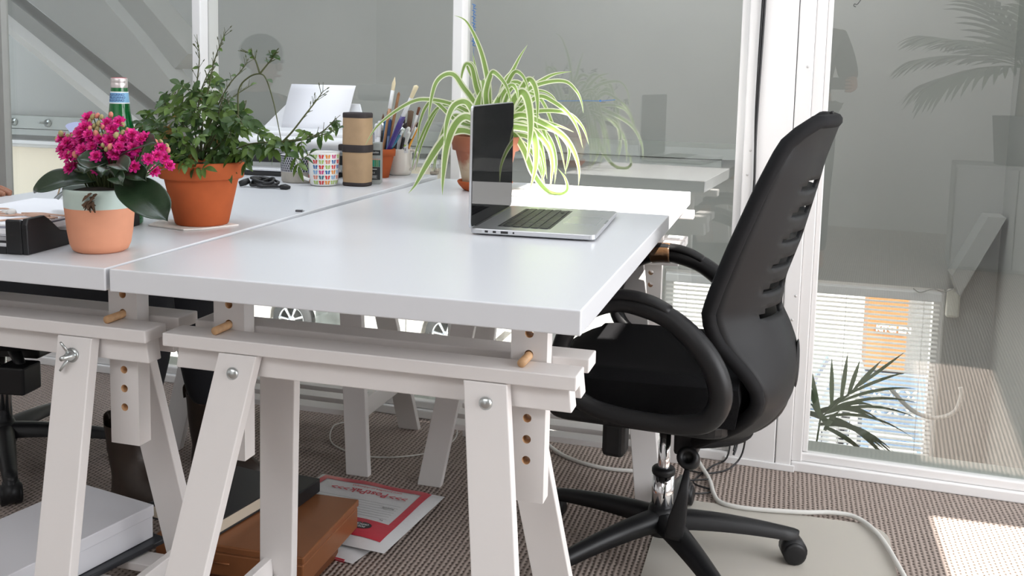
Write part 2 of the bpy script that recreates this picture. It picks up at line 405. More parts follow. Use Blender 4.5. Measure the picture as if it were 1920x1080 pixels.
# far windows: frames, panes
def fwin(n_, x0, x1, z0, z1, extra=()):
    b = MB(); y0, y1 = YF + 0.03, YF + 0.09; t = 0.04
    b.box(x0, x0 + t, y0, y1, z0, z1); b.box(x1 - t, x1, y0, y1, z0, z1); b.box(x0 + t, x1 - t, y0, y1, z1 - t, z1); b.box(x0 + t, x1 - t, y0, y1, z0, z0 + t)
    for e in extra: b.box(e - 0.03, e + 0.03, y0, y1, z0 + t, z1 - t)
    o = struct(b.build('window_%d' % n_, FRAME)); p = bx(x0 + t, x1 - t, YF + 0.058, YF + 0.062, z0 + t, z1 - t).build('pane', GLASS, o); return o
fwin(5, AX0, 0.40, -1.75, 0.22, (-0.05,)); fwin(6, 0.48, 1.70, -1.75, 0.245)
CREAM = translucent(mat('cream_blind_fabric', (0.86, 0.82, 0.74), 0.8), 0.5)
fwin(7, AX0, -0.62, 0.22, 0.70)
rb = thing('roller_blind', 'cream roller blind lowered behind the left glass pane', 'blind', (-2.6, YF - 0.03, 0.22))
b = MB(); b.box(-2.0, 1.98, -0.004, 0.0, 0, 0.46); b.build('blind_fabric', CREAM, rb); MB().cyl((-2.0, -0.01, 0.46), (1.98, -0.01, 0.46), 0.014, n=12).build('roller', FRAME, rb)
# ---- exterior: street, houses
struct(bx(-30, 25, YF + 0.2, 40, FL - 0.2, FL).build('ground', mat('street_paving', (0.42, 0.40, 0.38), 0.8, noise=0.15, nscale=3)))
# ------------------------------------------------------------------ exterior things
def building(name, label, x0, x1, y0, y1, z1, col):
    return tag(bx(x0, x1, y0, y1, FL, z1).build(name, mat(name + '_wall', col, 0.8, noise=0.05, nscale=1.5)), label, 'building')
building('building', 'white rendered building across the street behind the blinds', -30, 1.86, 14.2, 18, 6, (0.82, 0.80, 0.76))
sh = thing('shop_front', 'orange and pale blue shop front seen through the venetian blind', 'shop', (2.35, 9.0, FL))
bx(-0.485, -0.115, 0, 0.5, 1.27, 2.95).build('sign_panel', mat('orange_sign', (0.52, 0.22, 0.07), 0.6), sh)
bx(-0.48, 0.165, -0.02, 0.5, 0, 1.25).build('glazed_panel', mat('pale_blue_panel', (0.20, 0.30, 0.46), 0.3), sh)
MB().box(-0.115, 4.5, 0.02, 0.5, 1.25, 4.3).box(0.165, 4.5, 0.02, 0.5, 0, 1.25).build('wall', mat('shop_wall', (0.26, 0.25, 0.24), 0.8), sh)
SIGNW = mat('sign_lettering', (0.85, 0.84, 0.8), 0.5)
text_mesh('lettering', 'KITCHEN', 0.078, SIGNW, sh, (-0.24, -0.004, 1.70), (PI / 2, 0, 0), 0.003, bold=0.004)
b = MB(); rng = random.Random(3)
for i in range(3):
    for j in range(2):
        cx, cz = -0.36 + i * 0.16, 0.88 + j * 0.17
        for a in range(4):
            d = Vector((math.cos(PI / 4 + a * PI / 2), 0, math.sin(PI / 4 + a * PI / 2)))
            b.tube([Vector((cx, -0.03, cz)) + d * 0.02, Vector((cx, -0.03, cz)) + d * 0.07], 0.012, n=5)
for k in range(5): b.box(-0.35 - 0.05 * (k % 2), 0.0 + 0.05 * (k % 3), -0.03, -0.02, 0.40 + k * 0.07, 0.425 + k * 0.07)
b.build('window_pattern', SIGNW, sh)
# cars
CARW = mat('cream_car_paint', (0.80, 0.77, 0.72), 0.25, coat=0.5); TYRE = mat('tyre_rubber', (0.03, 0.03, 0.033), 0.8); ALLOY = mat('alloy_wheel', (0.72, 0.73, 0.76), 0.3, metal=0.8); CARGL = mat('car_glass', (0.08, 0.12, 0.18), 0.05); DARK = mat('dark_gap', (0.012, 0.012, 0.014), 0.6)
def car(loc, rz, label, paint):
    t = thing('car', label, 'car', loc, rz)
    # side outline (x along car, z up) with wheel arches
    def arch(cx, r): return [(cx + r * math.cos(a), 0.33 + r * math.sin(a)) for a in [PI - 0.25 + (0.5 - PI) * k / 10 for k in range(11)]]
    out = [(-2.0, 0.28)] + [(-1.66, 0.28)] + arch(-1.25, 0.39) + [(-0.84, 0.24), (0.82, 0.24)] + arch(1.25, 0.39) + [(1.66, 0.28), (1.98, 0.3), (2.02, 0.62), (1.85, 0.86), (1.0, 0.98), (-1.75, 0.98), (-2.02, 0.8)]
    tf = Matrix(((1, 0, 0, 0), (0, 0, 1, 0), (0, 1, 0, 0), (0, 0, 0, 1)))
    MB().prism(out, -0.82, 0.82, M=tf).build('body', paint, t, bevel=0.03)
    cab = [(-1.7, 0.98), (1.0, 0.98), (0.45, 1.45), (-1.35, 1.48)]
    MB().prism(cab, -0.74, 0.74, M=tf).build('cabin', CARGL, t, bevel=0.05)
    bx(-1.4, 0.46, -0.72, 0.72, 1.44, 1.5).build('roof', paint, t, bevel=0.03)
    b = MB(); b.box(0.62, 0.628, -0.824, -0.80, 0.3, 0.97); b.box(-0.52, -0.512, -0.824, -0.80, 0.3, 0.97); b.build('door_gap', DARK, t)
    for wx in (-1.25, 1.25):
        for wy in (-0.74, 0.74):
            w = MB().lathe([(0.21, -0.10), (0.29, -0.11), (0.325, -0.07), (0.325, 0.07), (0.29, 0.11), (0.21, 0.10)], 36, M=Matrix.Rotation(PI / 2, 4, 'X')).build('tyre', TYRE, t, loc=(wx, wy, 0.33))
            s = -1 if wy < 0 else 1
            b = MB(); b.lathe([(0.225, 0.03), (0.225, 0.09), (0.20, 0.10), (0.19, 0.05)], 36, M=Matrix.Rotation(PI / 2, 4, 'X') if s < 0 else Matrix.Rotation(-PI / 2, 4, 'X'))
            b.cyl((0, s * 0.04, 0), (0, s * 0.10, 0), 0.055, n=16)
            for k in range(7):
                a = 2 * PI * k / 7 + 0.3; b.tube([(0.04 * math.cos(a), s * 0.085, 0.04 * math.sin(a)), (0.205 * math.cos(a), s * 0.085, 0.205 * math.sin(a))], [0.028, 0.04], n=8, flat=0.5)
            b.build('rim', ALLOY, w); MB().cyl((0, s * 0.0, 0), (0, s * 0.03, 0), 0.21, n=24).build('brake_disc', DARK, w)
            if wy > 0: break
    return t
car((-4.92, 12.85, FL), 0, 'cream car parked across the street, its alloy wheel showing under the desk', CARW)
car((0.72, 8.5, FL), R(80), 'grey car nosing in at the left edge of the blind window', mat('grey_car_paint', (0.22, 0.23, 0.25), 0.3, coat=0.4))
tag(MB().cyl((-4.95, 10.9, FL), (-4.95, 10.9, 0.2), 0.22, n=20).build('post', mat('weathered_post', (0.13, 0.145, 0.14), 0.7, noise=0.4, nscale=6)), 'dark weathered post standing in front of the cream car', 'post')

# ------------------------------------------------------------------ venetian blind in the far window
SLAT = translucent(mat('white_blind_slat', (0.86, 0.85, 0.83), 0.45), 0.5)
vb = thing('venetian_blind', 'white venetian blind hanging in the far window behind the palm', 'blind', (0.49, YF - 0.035, 0.0))
b = MB(); b.box(0, 1.19, -0.02, 0.025, 0.195, 0.235); b.build('headrail', FRAME, vb, bevel=0.004)
b = MB(); z = 0.178; k = 0
while z > -1.5:
    tl = 0.22
    P = [[Vector((x, (q - 0.5) * 0.022, z + (q - 0.5) * 0.022 * tl + 0.0022 * (1 - (2 * q - 1) ** 2))) for q in (0, 0.33, 0.66, 1)] for x in (0.004, 0.6, 1.185)]
    b.grid(P); z -= 0.0205; k += 1
b.build('slats', SLAT, vb)
b = MB()
for x in (0.10, 0.45, 0.80, 1.12):
    b.cyl((x, -0.013, 0.2), (x, -0.013, -1.5), 0.0011, n=5)
b.build('cords', CABLEW, vb)
ch = thing('blind_control', 'white blind cord housing at the right end of the venetian blind', 'blind control', (1.72, YF - 0.03, 0.13))
bx(-0.02, 0.035, -0.015, 0.015, 0.0, 0.125).build('housing', mat('ivory_plastic', (0.66, 0.64, 0.57), 0.5), ch, bevel=0.012, seg=3)
MB().tube(spline([(0.02, -0.01, 0.125), (0.03, -0.02, 0.145), (-0.03, -0.02, 0.115), (-0.08, -0.03, 0.125), (-0.13, -0.03, 0.105), (-0.16, -0.03, 0.12)], 5), 0.0025, n=6).build('cord', mat('grey_cord', (0.4, 0.4, 0.38), 0.6), ch)
# white cable placed beyond the glass to imitate the room cord's reflection
tag(MB().tube(spline([(1.42, 2.55, 0.0), (1.50, 2.55, -0.075), (1.58, 2.55, -0.095), (1.645, 2.55, -0.065), (1.665, 2.55, 0.0), (1.66, 2.55, 0.03)], 6), 0.008, n=8).build('cable_reflection', CABLEW), 'white cable looping below the glass beside the venetian blind', 'cable')

# palm in the atrium, just beyond the right pane
LEAFD = mat('palm_leaf', (0.045, 0.075, 0.028), 0.4)
def frond(b, base, tip, sag, n, L, w, rng, plane_n, fan=1.0):
    base = Vector(base); tip = Vector(tip); pts = []
    for i in range(13):
        t = i / 12; pts.append(base.lerp(tip, t) + Vector((0, 0, -sag * t * t)))
    b.tube(pts, [0.004 * (1 - 0.75 * i / 12) for i in range(13)], n=6)
    pn = Vector(plane_n).normalized()
    for i in range(n):
        t = 0.12 + 0.88 * i / (n - 1); k = t * 12; j = min(int(k), 11); p = pts[j].lerp(pts[j + 1], k - j)
        ax = (pts[min(j + 1, 12)] - pts[max(j - 1, 0)]).normalized(); sd0 = pn.cross(ax).normalized()
        for s in (-1, 1):
            a = R(62 - 45 * t) * fan; d = ax * math.cos(a) + sd0 * s * math.sin(a)
            ln = L * (0.55 + 0.45 * math.sin(PI * min(1, t * 0.9 + 0.1))) * rng.uniform(0.85, 1.1)
            lp, ws, sd = [], [], []
            for q in range(6):
                u = q / 5; lp.append(p + d * ln * u + Vector((0, 0, -0.30 * ln * u * u * (0.6 + t))) + pn * 0.03 * u * s * 0.3)
                ws.append(w * (math.sin(PI * (0.12 + 0.88 * u)) ** 0.7 if u < 1 else 0.02)); sd.append(d.cross(pn).normalized())
            b.strip(lp, ws, sd)
def palm(name, label, loc, fronds, seed, leafmat, pot=True, trunk=0.3, L=0.16, w=0.006, n=14, ground=None):
    rng = random.Random(seed); t = thing(name, label, 'palm', loc)
    b = MB()
    for (az, el, ln, sag) in fronds:
        d = Vector((math.cos(az) * math.cos(el), math.sin(az) * math.cos(el), math.sin(el)))
        pn = Vector((math.cos(az) * -math.sin(el), math.sin(az) * -math.sin(el), math.cos(el)))
        frond(b, (0, 0, trunk), Vector((0, 0, trunk)) + d * ln, sag, n, L, w, rng, pn)
    b.build('foliage', leafmat, t)
    MB().cyl((0, 0, 0), (0, 0, trunk), 0.025, 0.015, n=10).build('stem', mat('palm_stem', (0.12, 0.09, 0.05), 0.8, noise=0.3), t)
    if pot:
        MB().lathe([(0.0, -0.30), (0.12, -0.30), (0.15, 0.0), (0.14, 0.0), (0.13, -0.03), (0.0, -0.03)], 28).build('pot', mat('dark_pot', (0.05, 0.05, 0.055), 0.5), t)
    return t
pt = thing('palm_plant', 'green palm fan showing at the lower left of the right glass pane', 'palm', (1.13, 1.84, -0.25))
rng = random.Random(5); b = MB()
cen = Vector((0.018, 0.02, 0.335))
# one fan of upright leaflets in the plane of the glass, a few drooping ones
def leaf_(b, p0, ang, ln, w, droop, yj=0.0):
    d = Vector((math.sin(ang), yj, math.cos(ang))); lp, ws, sd = [], [], []
    side = Vector((math.cos(ang), 0.35, -math.sin(ang))).normalized()
    for q in range(8):
        u = q / 7; p = p0 + d * ln * u + Vector((0, 0, -droop * u * u)); lp.append(p); ws.append(w * (0.35 + 0.65 * math.sin(PI * min(1, u * 0.85 + 0.12))) * (1 - u ** 5)); sd.append(side)
    b.strip(lp, ws, sd)
rach = [cen + Vector((0.105 * t, 0.0, 0.115 * t)) for t in (0, .2, .4, .6, .8, 1.0)]
b.tube([(0, 0, -0.06), (0.005, 0.01, 0.2), tuple(rach[0])] + [tuple(p) for p in rach[1:]], 0.0028, n=6)
for t, a, ln in ((0.0, -22, .15), (0.0, -14, .20), (0.3, -3, .17), (0.55, 4, .16), (0.75, 13, .12), (0.9, 35, .13)): leaf_(b, rach[0].lerp(rach[-1], t), R(a), ln, 0.0075, 0.005)
for t, a, ln, dr in ((0.98, 48, .18, 0.0), (0.75, 56, .2, .03), (0.5, 60, .26, .07), (0.3, 62, .29, .10), (0.15, 65, .31, .13), (0.02, 70, .3, .15)): leaf_(b, rach[0].lerp(rach[-1], t), R(a), ln, 0.0062, dr, 0.1)
for a, ln, dr in ((35, .13, .05), (55, .17, .08), (70, .2, .1), (80, .22, .12), (95, .2, .08), (110, .16, .05), (62, .24, .16), (78, .27, .18), (25, .1, .03), (-35, .1, .02), (-60, .12, .05), (105, .23, .13)): leaf_(b, cen + Vector((rng.uniform(-.01, .03), rng.uniform(0, .04), rng.uniform(-.04, 0.02))), R(a), ln, 0.009, dr, 0.25)
b.build('foliage', LEAFD, pt)
MB().lathe([(0.0, -0.5), (0.10, -0.5), (0.13, -0.12), (0.118, -0.12), (0.11, -0.15), (0.0, -0.15)], 24, M=Matrix.Translation((0.0, 0.06, 0.0))).build('pot', mat('brown_pot', (0.10, 0.07, 0.05), 0.6), pt)
bx(-0.15, 0.35, -0.035, 0.25, -0.53, -0.5).build('pot_shelf', GREYW, pt)
# big palm in the room, behind and right of the camera: it shows as a reflection in the right pane
fr = [(a, e, l, s) for a, e, l, s in ((2.9, .5, .55, .12), (2.4, .9, .6, .1), (3.4, .35, .55, .16), (3.9, .6, .5, .14), (1.6, .9, .55, .1), (0.4, .8, .5, .12), (-.6, .6, .5, .15), (-1.5, .7, .55, .12), (3.0, 1.15, .6, .06), (5.2, 1.1, .55, .08), (3.6, .05, .5, .12), (2.6, .1, .5, .16))]
bp_ = palm('potted_palm', 'tall palm in a dark pot on a grey cabinet, seen only as a reflection', (2.02, -2.25, 0.95), [(a, e, l * 1.22, s_ * 1.2) for a, e, l, s_ in fr], 11, LEAFD, trunk=0.30, L=0.36, w=0.016, n=13)
cb = thing('cabinet', 'low grey cabinet under the tall palm, behind the camera', 'cabinet', (2.02, -2.25, 0))
bx(-0.35, 0.35, -0.2, 0.2, 0, 0.65).build('carcass', mat('grey_cabinet', (0.3, 0.3, 0.3), 0.5), cb, bevel=0.004); bx(-0.34, -0.003, 0.2, 0.215, 0.02, 0.63).build('door', mat('grey_door', (0.33, 0.33, 0.33), 0.5), cb, bevel=0.003); bx(0.003, 0.34, 0.2, 0.215, 0.02, 0.63).build('door', mat('grey_door2', (0.33, 0.33, 0.33), 0.5), cb, bevel=0.003)

# ------------------------------------------------------------------ desks
dk = tag(bx(0.004, 0.75, 0.0, 1.5, H - 0.036, H).build('tabletop', DESK, bevel=0.0022, seg=3), 'white desktop on trestles under the open laptop', 'desk', 'white desktops pushed together')
TILT = 0.010 / 1.5
dl = tag(bx(-0.75, -0.0035, 0.0, 1.5, -0.036, 0).build('tabletop', DESK, bevel=0.0022, seg=3), 'white desktop on trestles under the flower pots and printer', 'desk', 'white desktops pushed together')
dl.location = (0, 0, H); dl.rotation_euler = (TILT, 0, 0)
def zl(y): return H + TILT * y

# ------------------------------------------------------------------ trestles
def post_mesh(holes, z0, z1, w=0.057, th=0.032, hr=0.0068):
    o = bx(-w / 2, w / 2, -th / 2, th / 2, z0, z1).build('post', [TRES, WOOD], bevel=0.0)
    c = MB()
    for hz in holes: c.tube([(0, -0.1, hz), (0, 0.1, hz)], hr, n=20, mi=1)
    c = c.build('cutter', [TRES, WOOD])
    md = o.modifiers.new('b', 'BOOLEAN'); md.operation = 'DIFFERENCE'; md.object = c; md.solver = 'EXACT'
    apply_mods(o); me = o.data; D.objects.remove(o, do_unlink=True); D.objects.remove(c, do_unlink=True)
    return me
POST_HOLES = [0.5385 + 0.0335 * k for k in range(6)]
POSTM = post_mesh(POST_HOLES + [0.7385], 0.472, H - 0.036)
def rail_mb(s):         # s = -1 front rail, +1 rear; cap and apron with cut-back ends
    b = MB(); ya, yb = sorted((s * 0.018, s * 0.075))
    b.box(-0.345, 0.345, ya, yb, 0.675, 0.697)
    ya, yb = sorted((s * 0.018, s * 0.052))
    b.hexa([(-0.335, ya, 0.634), (0.335, ya, 0.634), (0.335, yb, 0.634), (-0.335, yb, 0.634)], [(-0.33, ya, 0.6755), (0.33, ya, 0.6755), (0.33, yb, 0.6755), (-0.33, yb, 0.6755)])
    return b
def leg_mb(sx, sy, lean, foot=0.303):
    w, t = 0.034, 0.011
    def ring(z, x, y): return [(x - w, y - t, z), (x + w, y - t, z), (x + w, y + t, z), (x - w, y + t, z)]
    return MB().hexa(ring(0.0, sx * foot, sy * (0.064 + lean)), ring(0.674, sx * 0.207, sy * 0.064))
def make_trestle(label, loc, lean=0.145, wing=False, cross=0.35, foot=(0.303, 0.303), group='white wooden trestles under the desks'):
    t = thing('trestle', label, 'trestle', loc, 0, group)
    for s in (-1, 1): rail_mb(s).build('rail', TRES, t, bevel=0.002)
    for sx in (-1, 1):
        for sy in (-1, 1):
            lg = leg_mb(sx, sy, lean, foot[0] if sx < 0 else foot[1]).build('leg', TRES, t, bevel=0.0018)
            if sy < 0:
                zb = 0.645; fx = sx * (0.207 + ((foot[0] if sx < 0 else foot[1]) - 0.207) * (0.674 - zb) / 0.674); fy = -(0.064 + lean * (0.674 - zb) / 0.674) - 0.0112
                if wing and sx > 0:
                    b = MB(); b.cyl((fx, fy, zb), (fx, fy - 0.003, zb), 0.0125, n=18); b.lathe([(0.009, 0), (0.008, 0.008), (0.005, 0.012), (0.004, 0.024), (0, 0.024)], 14, M=Matrix.Translation((fx, fy - 0.003, zb)) @ Matrix.Rotation(PI / 2, 4, 'X'))
                    for q in (-1, 1):
                        d = Vector((-0.30, 0, 1.0)).normalized() * q
                        d = d if q > 0 else Vector((-0.45, 0, -1)).normalized()
                        b.tube([Vector((fx, fy - 0.006, zb)), Vector((fx, fy - 0.012, zb)) + d * 0.014, Vector((fx, fy - 0.018, zb)) + d * 0.026], [0.004, 0.006, 0.0045], n=8, flat=0.45)
                    b.build('wing_nut', ZINC, lg)
                else:
                    b = MB(); b.lathe([(0.0105, 0), (0.0105, 0.0008), (0.009, 0.0035), (0.005, 0.0055), (0, 0.006)], 18, M=Matrix.Translation((fx, fy, zb)) @ Matrix.Rotation(PI / 2, 4, 'X')); b.build('bolt', ZINC, lg)
                zs = 0.235; fx = sx * (0.207 + ((foot[0] if sx < 0 else foot[1]) - 0.207) * (0.674 - zs) / 0.674); fy = -(0.064 + lean * (0.674 - zs) / 0.674) - 0.0112
                MB().cyl((fx, fy, zs - 0.05), (fx, fy - 0.001, zs - 0.05), 0.0042, n=10).build('screw', ZINC, lg)
        p = D.objects.new('post', POSTM); COL.objects.link(p); p.parent = t; p.location = (sx * 0.258, 0, 0)
        MB().lathe([(0.0, -0.052), (0.0055, -0.052), (0.0066, -0.050), (0.0066, 0.05), (0, 0.05)], 16, M=Matrix.Translation((0, 0, 0.7045)) @ Matrix.Rotation(PI / 2, 4, 'X') @ Matrix.Rotation(R(4), 4, 'Y') @ Matrix.Rotation(R(-12 * (1 if sx < 0 else 0.3)), 4, 'X') if False else Matrix.Translation((0, -0.008, 0.7038)) @ Matrix.Rotation(PI / 2, 4, 'X')).build('peg', WOOD, p)
        # side bar of the shelf, joined to front and rear leg
        yb = 0.064 + lean * (0.674 - 0.175) / 0.674 - 0.012; xb = sx * (0.207 + ((foot[0] if sx < 0 else foot[1]) - 0.207) * 0.75 + 0.012)
        bx(xb - 0.008, xb + 0.008, -yb, yb, 0.145, 0.203).build('shelf_bar', TRES, t, bevel=0.0015)
    bx(-cross, cross, -0.02, 0.02, H - 0.058, H - 0.0365).build('cross_piece', TRES, t, bevel=0.002)
    n = 4; yb = 0.064 + lean * 0.72 - 0.028
    for k in range(n):
        y = -yb + 2 * yb * k / (n - 1); bx(-xb + .008 - (0.045 if foot[1] < .3 else 0), xb - .008, y - 0.025, y + 0.025, 0.150, 0.166).build('shelf_slat', TRES, t, bevel=0.0015)
    return t
make_trestle('nearest white trestle, holding the front of the desktop with the laptop', (0.385, 0.155, 0), lean=0.16)
make_trestle('white trestle with a wing nut, at the front of the left desktop', (-0.337, 0.155, 0), lean=0.165, wing=True, foot=(0.303, 0.243))
make_trestle('white trestle by the glass under the far end of the laptop desk', (0.408, 1.372, 0), lean=0.13, cross=0.365)
make_trestle('white trestle by the glass under the far end of the left desktop', (-0.412, 1.372, 0), lean=0.13)
# ================================================================== THINGS ON THE DESKS (coordinates in metres, measured on the desk)
SPIDER = [([(0.226, 1.27, 0.97), (0.228, 1.256, 1.057), (0.227, 1.242, 1.114), (0.209, 1.228, 1.194), (0.176, 1.214, 1.263), (0.145, 1.2, 1.28)], 0.0075), ([(0.238, 1.27, 0.971), (0.246, 1.288, 1.049), (0.257, 1.306, 1.111), (0.271, 1.324, 1.137), (0.287, 1.342, 1.178), (0.303, 1.36, 1.212)], 0.007), ([(0.245, 1.27, 0.964), (0.265, 1.3, 1.021), (0.308, 1.33, 1.084), (0.332, 1.36, 1.106), (0.37, 1.39, 1.132), (0.415, 1.42, 1.142)], 0.008), ([(0.245, 1.27, 0.964), (0.285, 1.283, 1.036), (0.325, 1.296, 1.09), (0.373, 1.309, 1.111), (0.421, 1.321, 1.114), (0.448, 1.334, 1.091), (0.461, 1.347, 1.062), (0.465, 1.36, 1.03)], 0.007), ([(0.23, 1.2, 0.967), (0.213, 1.182, 1.005), (0.191, 1.163, 1.017), (0.17, 1.145, 0.994), (0.156, 1.127, 0.941), (0.154, 1.108, 0.865), (0.159, 1.09, 0.801)], 0.0105), ([(0.227, 1.2, 0.974), (0.204, 1.183, 1.036), (0.189, 1.167, 1.056), (0.167, 1.15, 1.047), (0.157, 1.133, 1.017), (0.155, 1.117, 0.979), (0.16, 1.1, 0.946)], 0.009), ([(0.207, 1.27, 0.977), (0.19, 1.249, 1.049), (0.163, 1.227, 1.094), (0.146, 1.206, 1.124), (0.128, 1.184, 1.125), (0.111, 1.163, 1.104), (0.106, 1.141, 1.061), (0.106, 1.12, 1.001)], 0.008), ([(0.207, 1.27, 0.969), (0.184, 1.244, 1.02), (0.132, 1.219, 1.048), (0.081, 1.193, 1.058), (0.046, 1.167, 1.053), (-0.001, 1.141, 1.021), (-0.038, 1.116, 0.982), (-0.056, 1.09, 0.938)], 0.006), ([(0.222, 1.2, 0.966), (0.184, 1.181, 0.98), (0.154, 1.162, 0.973), (0.132, 1.143, 0.945), (0.102, 1.123, 0.889), (0.081, 1.104, 0.841), (0.068, 1.085, 0.816)], 0.0105), ([(0.215, 1.27, 0.97), (0.207, 1.267, 1.042), (0.189, 1.263, 1.094), (0.177, 1.26, 1.145), (0.161, 1.257, 1.155), (0.152, 1.253, 1.132), (0.148, 1.25, 1.095)], 0.008), ([(0.218, 1.27, 0.97), (0.206, 1.275, 1.041), (0.19, 1.28, 1.098), (0.175, 1.285, 1.144), (0.162, 1.29, 1.158), (0.152, 1.295, 1.149), (0.177, 1.3, 1.091)], 0.006), ([(0.223, 1.27, 0.97), (0.201, 1.285, 1.041), (0.182, 1.3, 1.098), (0.171, 1.315, 1.134), (0.155, 1.33, 1.187)], 0.006), ([(0.223, 1.27, 0.97), (0.223, 1.25, 1.044), (0.227, 1.23, 1.083), (0.246, 1.21, 1.128), (0.264, 1.19, 1.132), (0.299, 1.17, 1.101), (0.322, 1.15, 1.052)], 0.008), ([(0.238, 1.27, 0.971), (0.255, 1.258, 1.043), (0.279, 1.247, 1.101), (0.303, 1.235, 1.136), (0.327, 1.223, 1.128), (0.344, 1.212, 1.103), (0.35, 1.2, 1.081)], 0.0075), ([(0.245, 1.27, 0.971), (0.285, 1.258, 1.03), (0.31, 1.247, 1.073), (0.34, 1.235, 1.116), (0.361, 1.223, 1.103), (0.373, 1.212, 1.062), (0.377, 1.2, 1.004)], 0.009), ([(0.26, 1.22, 0.974), (0.292, 1.206, 1.025), (0.317, 1.191, 1.067), (0.341, 1.177, 1.085), (0.361, 1.163, 1.061), (0.373, 1.149, 1.005), (0.374, 1.134, 0.949), (0.372, 1.12, 0.913)], 0.011), ([(0.245, 1.27, 0.971), (0.281, 1.274, 1.008), (0.316, 1.279, 1.04), (0.358, 1.283, 1.073), (0.398, 1.287, 1.06), (0.438, 1.291, 1.03), (0.463, 1.296, 0.992), (0.479, 1.3, 0.939)], 0.007), ([(0.245, 1.27, 0.971), (0.293, 1.283, 1.012), (0.335, 1.297, 1.03), (0.394, 1.31, 1.035), (0.44, 1.323, 1.024), (0.47, 1.337, 0.991), (0.485, 1.35, 0.946)], 0.0065), ([(0.245, 1.27, 0.964), (0.284, 1.263, 1.008), (0.318, 1.256, 1.023), (0.368, 1.249, 1.009), (0.432, 1.241, 0.977), (0.466, 1.234, 0.939), (0.485, 1.227, 0.891), (0.487, 1.22, 0.845)], 0.0085), ([(0.245, 1.27, 0.964), (0.289, 1.296, 1.006), (0.329, 1.322, 1.012), (0.369, 1.348, 1.001), (0.404, 1.374, 0.989), (0.432, 1.4, 0.975)], 0.006), ([(0.245, 1.27, 0.964), (0.286, 1.257, 0.994), (0.322, 1.244, 0.999), (0.365, 1.231, 0.982), (0.402, 1.219, 0.946), (0.418, 1.206, 0.909), (0.421, 1.193, 0.871), (0.42, 1.18, 0.833)], 0.0075), ([(0.26, 1.22, 0.967), (0.3, 1.207, 0.99), (0.332, 1.193, 0.992), (0.367, 1.18, 0.984), (0.383, 1.167, 0.949), (0.387, 1.153, 0.892), (0.377, 1.14, 0.837)], 0.0095), ([(0.245, 1.27, 0.964), (0.291, 1.266, 0.973), (0.326, 1.262, 0.931), (0.354, 1.259, 0.87), (0.392, 1.255, 0.827), (0.43, 1.251, 0.818), (0.451, 1.248, 0.831), (0.446, 1.244, 0.861), (0.426, 1.24, 0.887)], 0.0085), ([(0.245, 1.27, 0.964), (0.301, 1.283, 0.998), (0.34, 1.297, 0.993), (0.395, 1.31, 0.983), (0.425, 1.323, 0.956), (0.434, 1.337, 0.923), (0.421, 1.35, 0.861)], 0.007), ([(0.245, 1.27, 0.964), (0.297, 1.296, 1.003), (0.335, 1.322, 1.001), (0.375, 1.348, 0.957), (0.389, 1.374, 0.897), (0.381, 1.4, 0.827)], 0.006), ([(0.212, 1.27, 0.97), (0.183, 1.274, 0.986), (0.151, 1.279, 0.992), (0.118, 1.283, 1.006), (0.062, 1.287, 1.05), (0.034, 1.291, 1.033), (0.014, 1.296, 0.983), (0.008, 1.3, 0.923)], 0.006), ([(0.212, 1.27, 0.962), (0.196, 1.247, 1.006), (0.206, 1.223, 1.042), (0.223, 1.2, 1.088)], 0.014), ([(0.23, 1.27, 0.963), (0.247, 1.247, 1.008), (0.258, 1.223, 1.044), (0.278, 1.2, 1.086)], 0.015), ([(0.238, 1.27, 0.971), (0.26, 1.292, 1.05), (0.267, 1.314, 1.083), (0.283, 1.336, 1.101), (0.3, 1.358, 1.098), (0.318, 1.38, 1.079)], 0.006), ([(0.238, 1.27, 0.971), (0.265, 1.3, 1.035), (0.293, 1.33, 1.072), (0.338, 1.36, 1.087), (0.369, 1.39, 1.073), (0.386, 1.42, 1.036)], 0.0055), ([(0.207, 1.27, 0.969), (0.173, 1.292, 1.018), (0.138, 1.315, 1.038), (0.099, 1.337, 1.051), (0.059, 1.36, 1.041)], 0.006), ([(0.2, 1.27, 0.962), (0.16, 1.298, 0.974), (0.128, 1.325, 0.978), (0.095, 1.353, 0.971), (0.066, 1.38, 0.951)], 0.006), ([(0.23, 1.27, 0.97), (0.254, 1.236, 1.03), (0.281, 1.202, 1.076), (0.313, 1.168, 1.102), (0.337, 1.134, 1.092), (0.352, 1.1, 1.063)], 0.008), ([(0.245, 1.27, 0.964), (0.303, 1.308, 0.949), (0.332, 1.345, 0.912), (0.346, 1.383, 0.857), (0.349, 1.42, 0.813)], 0.006), ([(0.245, 1.27, 0.964), (0.32, 1.298, 0.965), (0.354, 1.325, 0.921), (0.361, 1.353, 0.868), (0.343, 1.38, 0.82)], 0.007), ([(0.238, 1.27, 0.971), (0.271, 1.33, 1.057), (0.292, 1.39, 1.101), (0.302, 1.45, 1.128)], 0.005)]
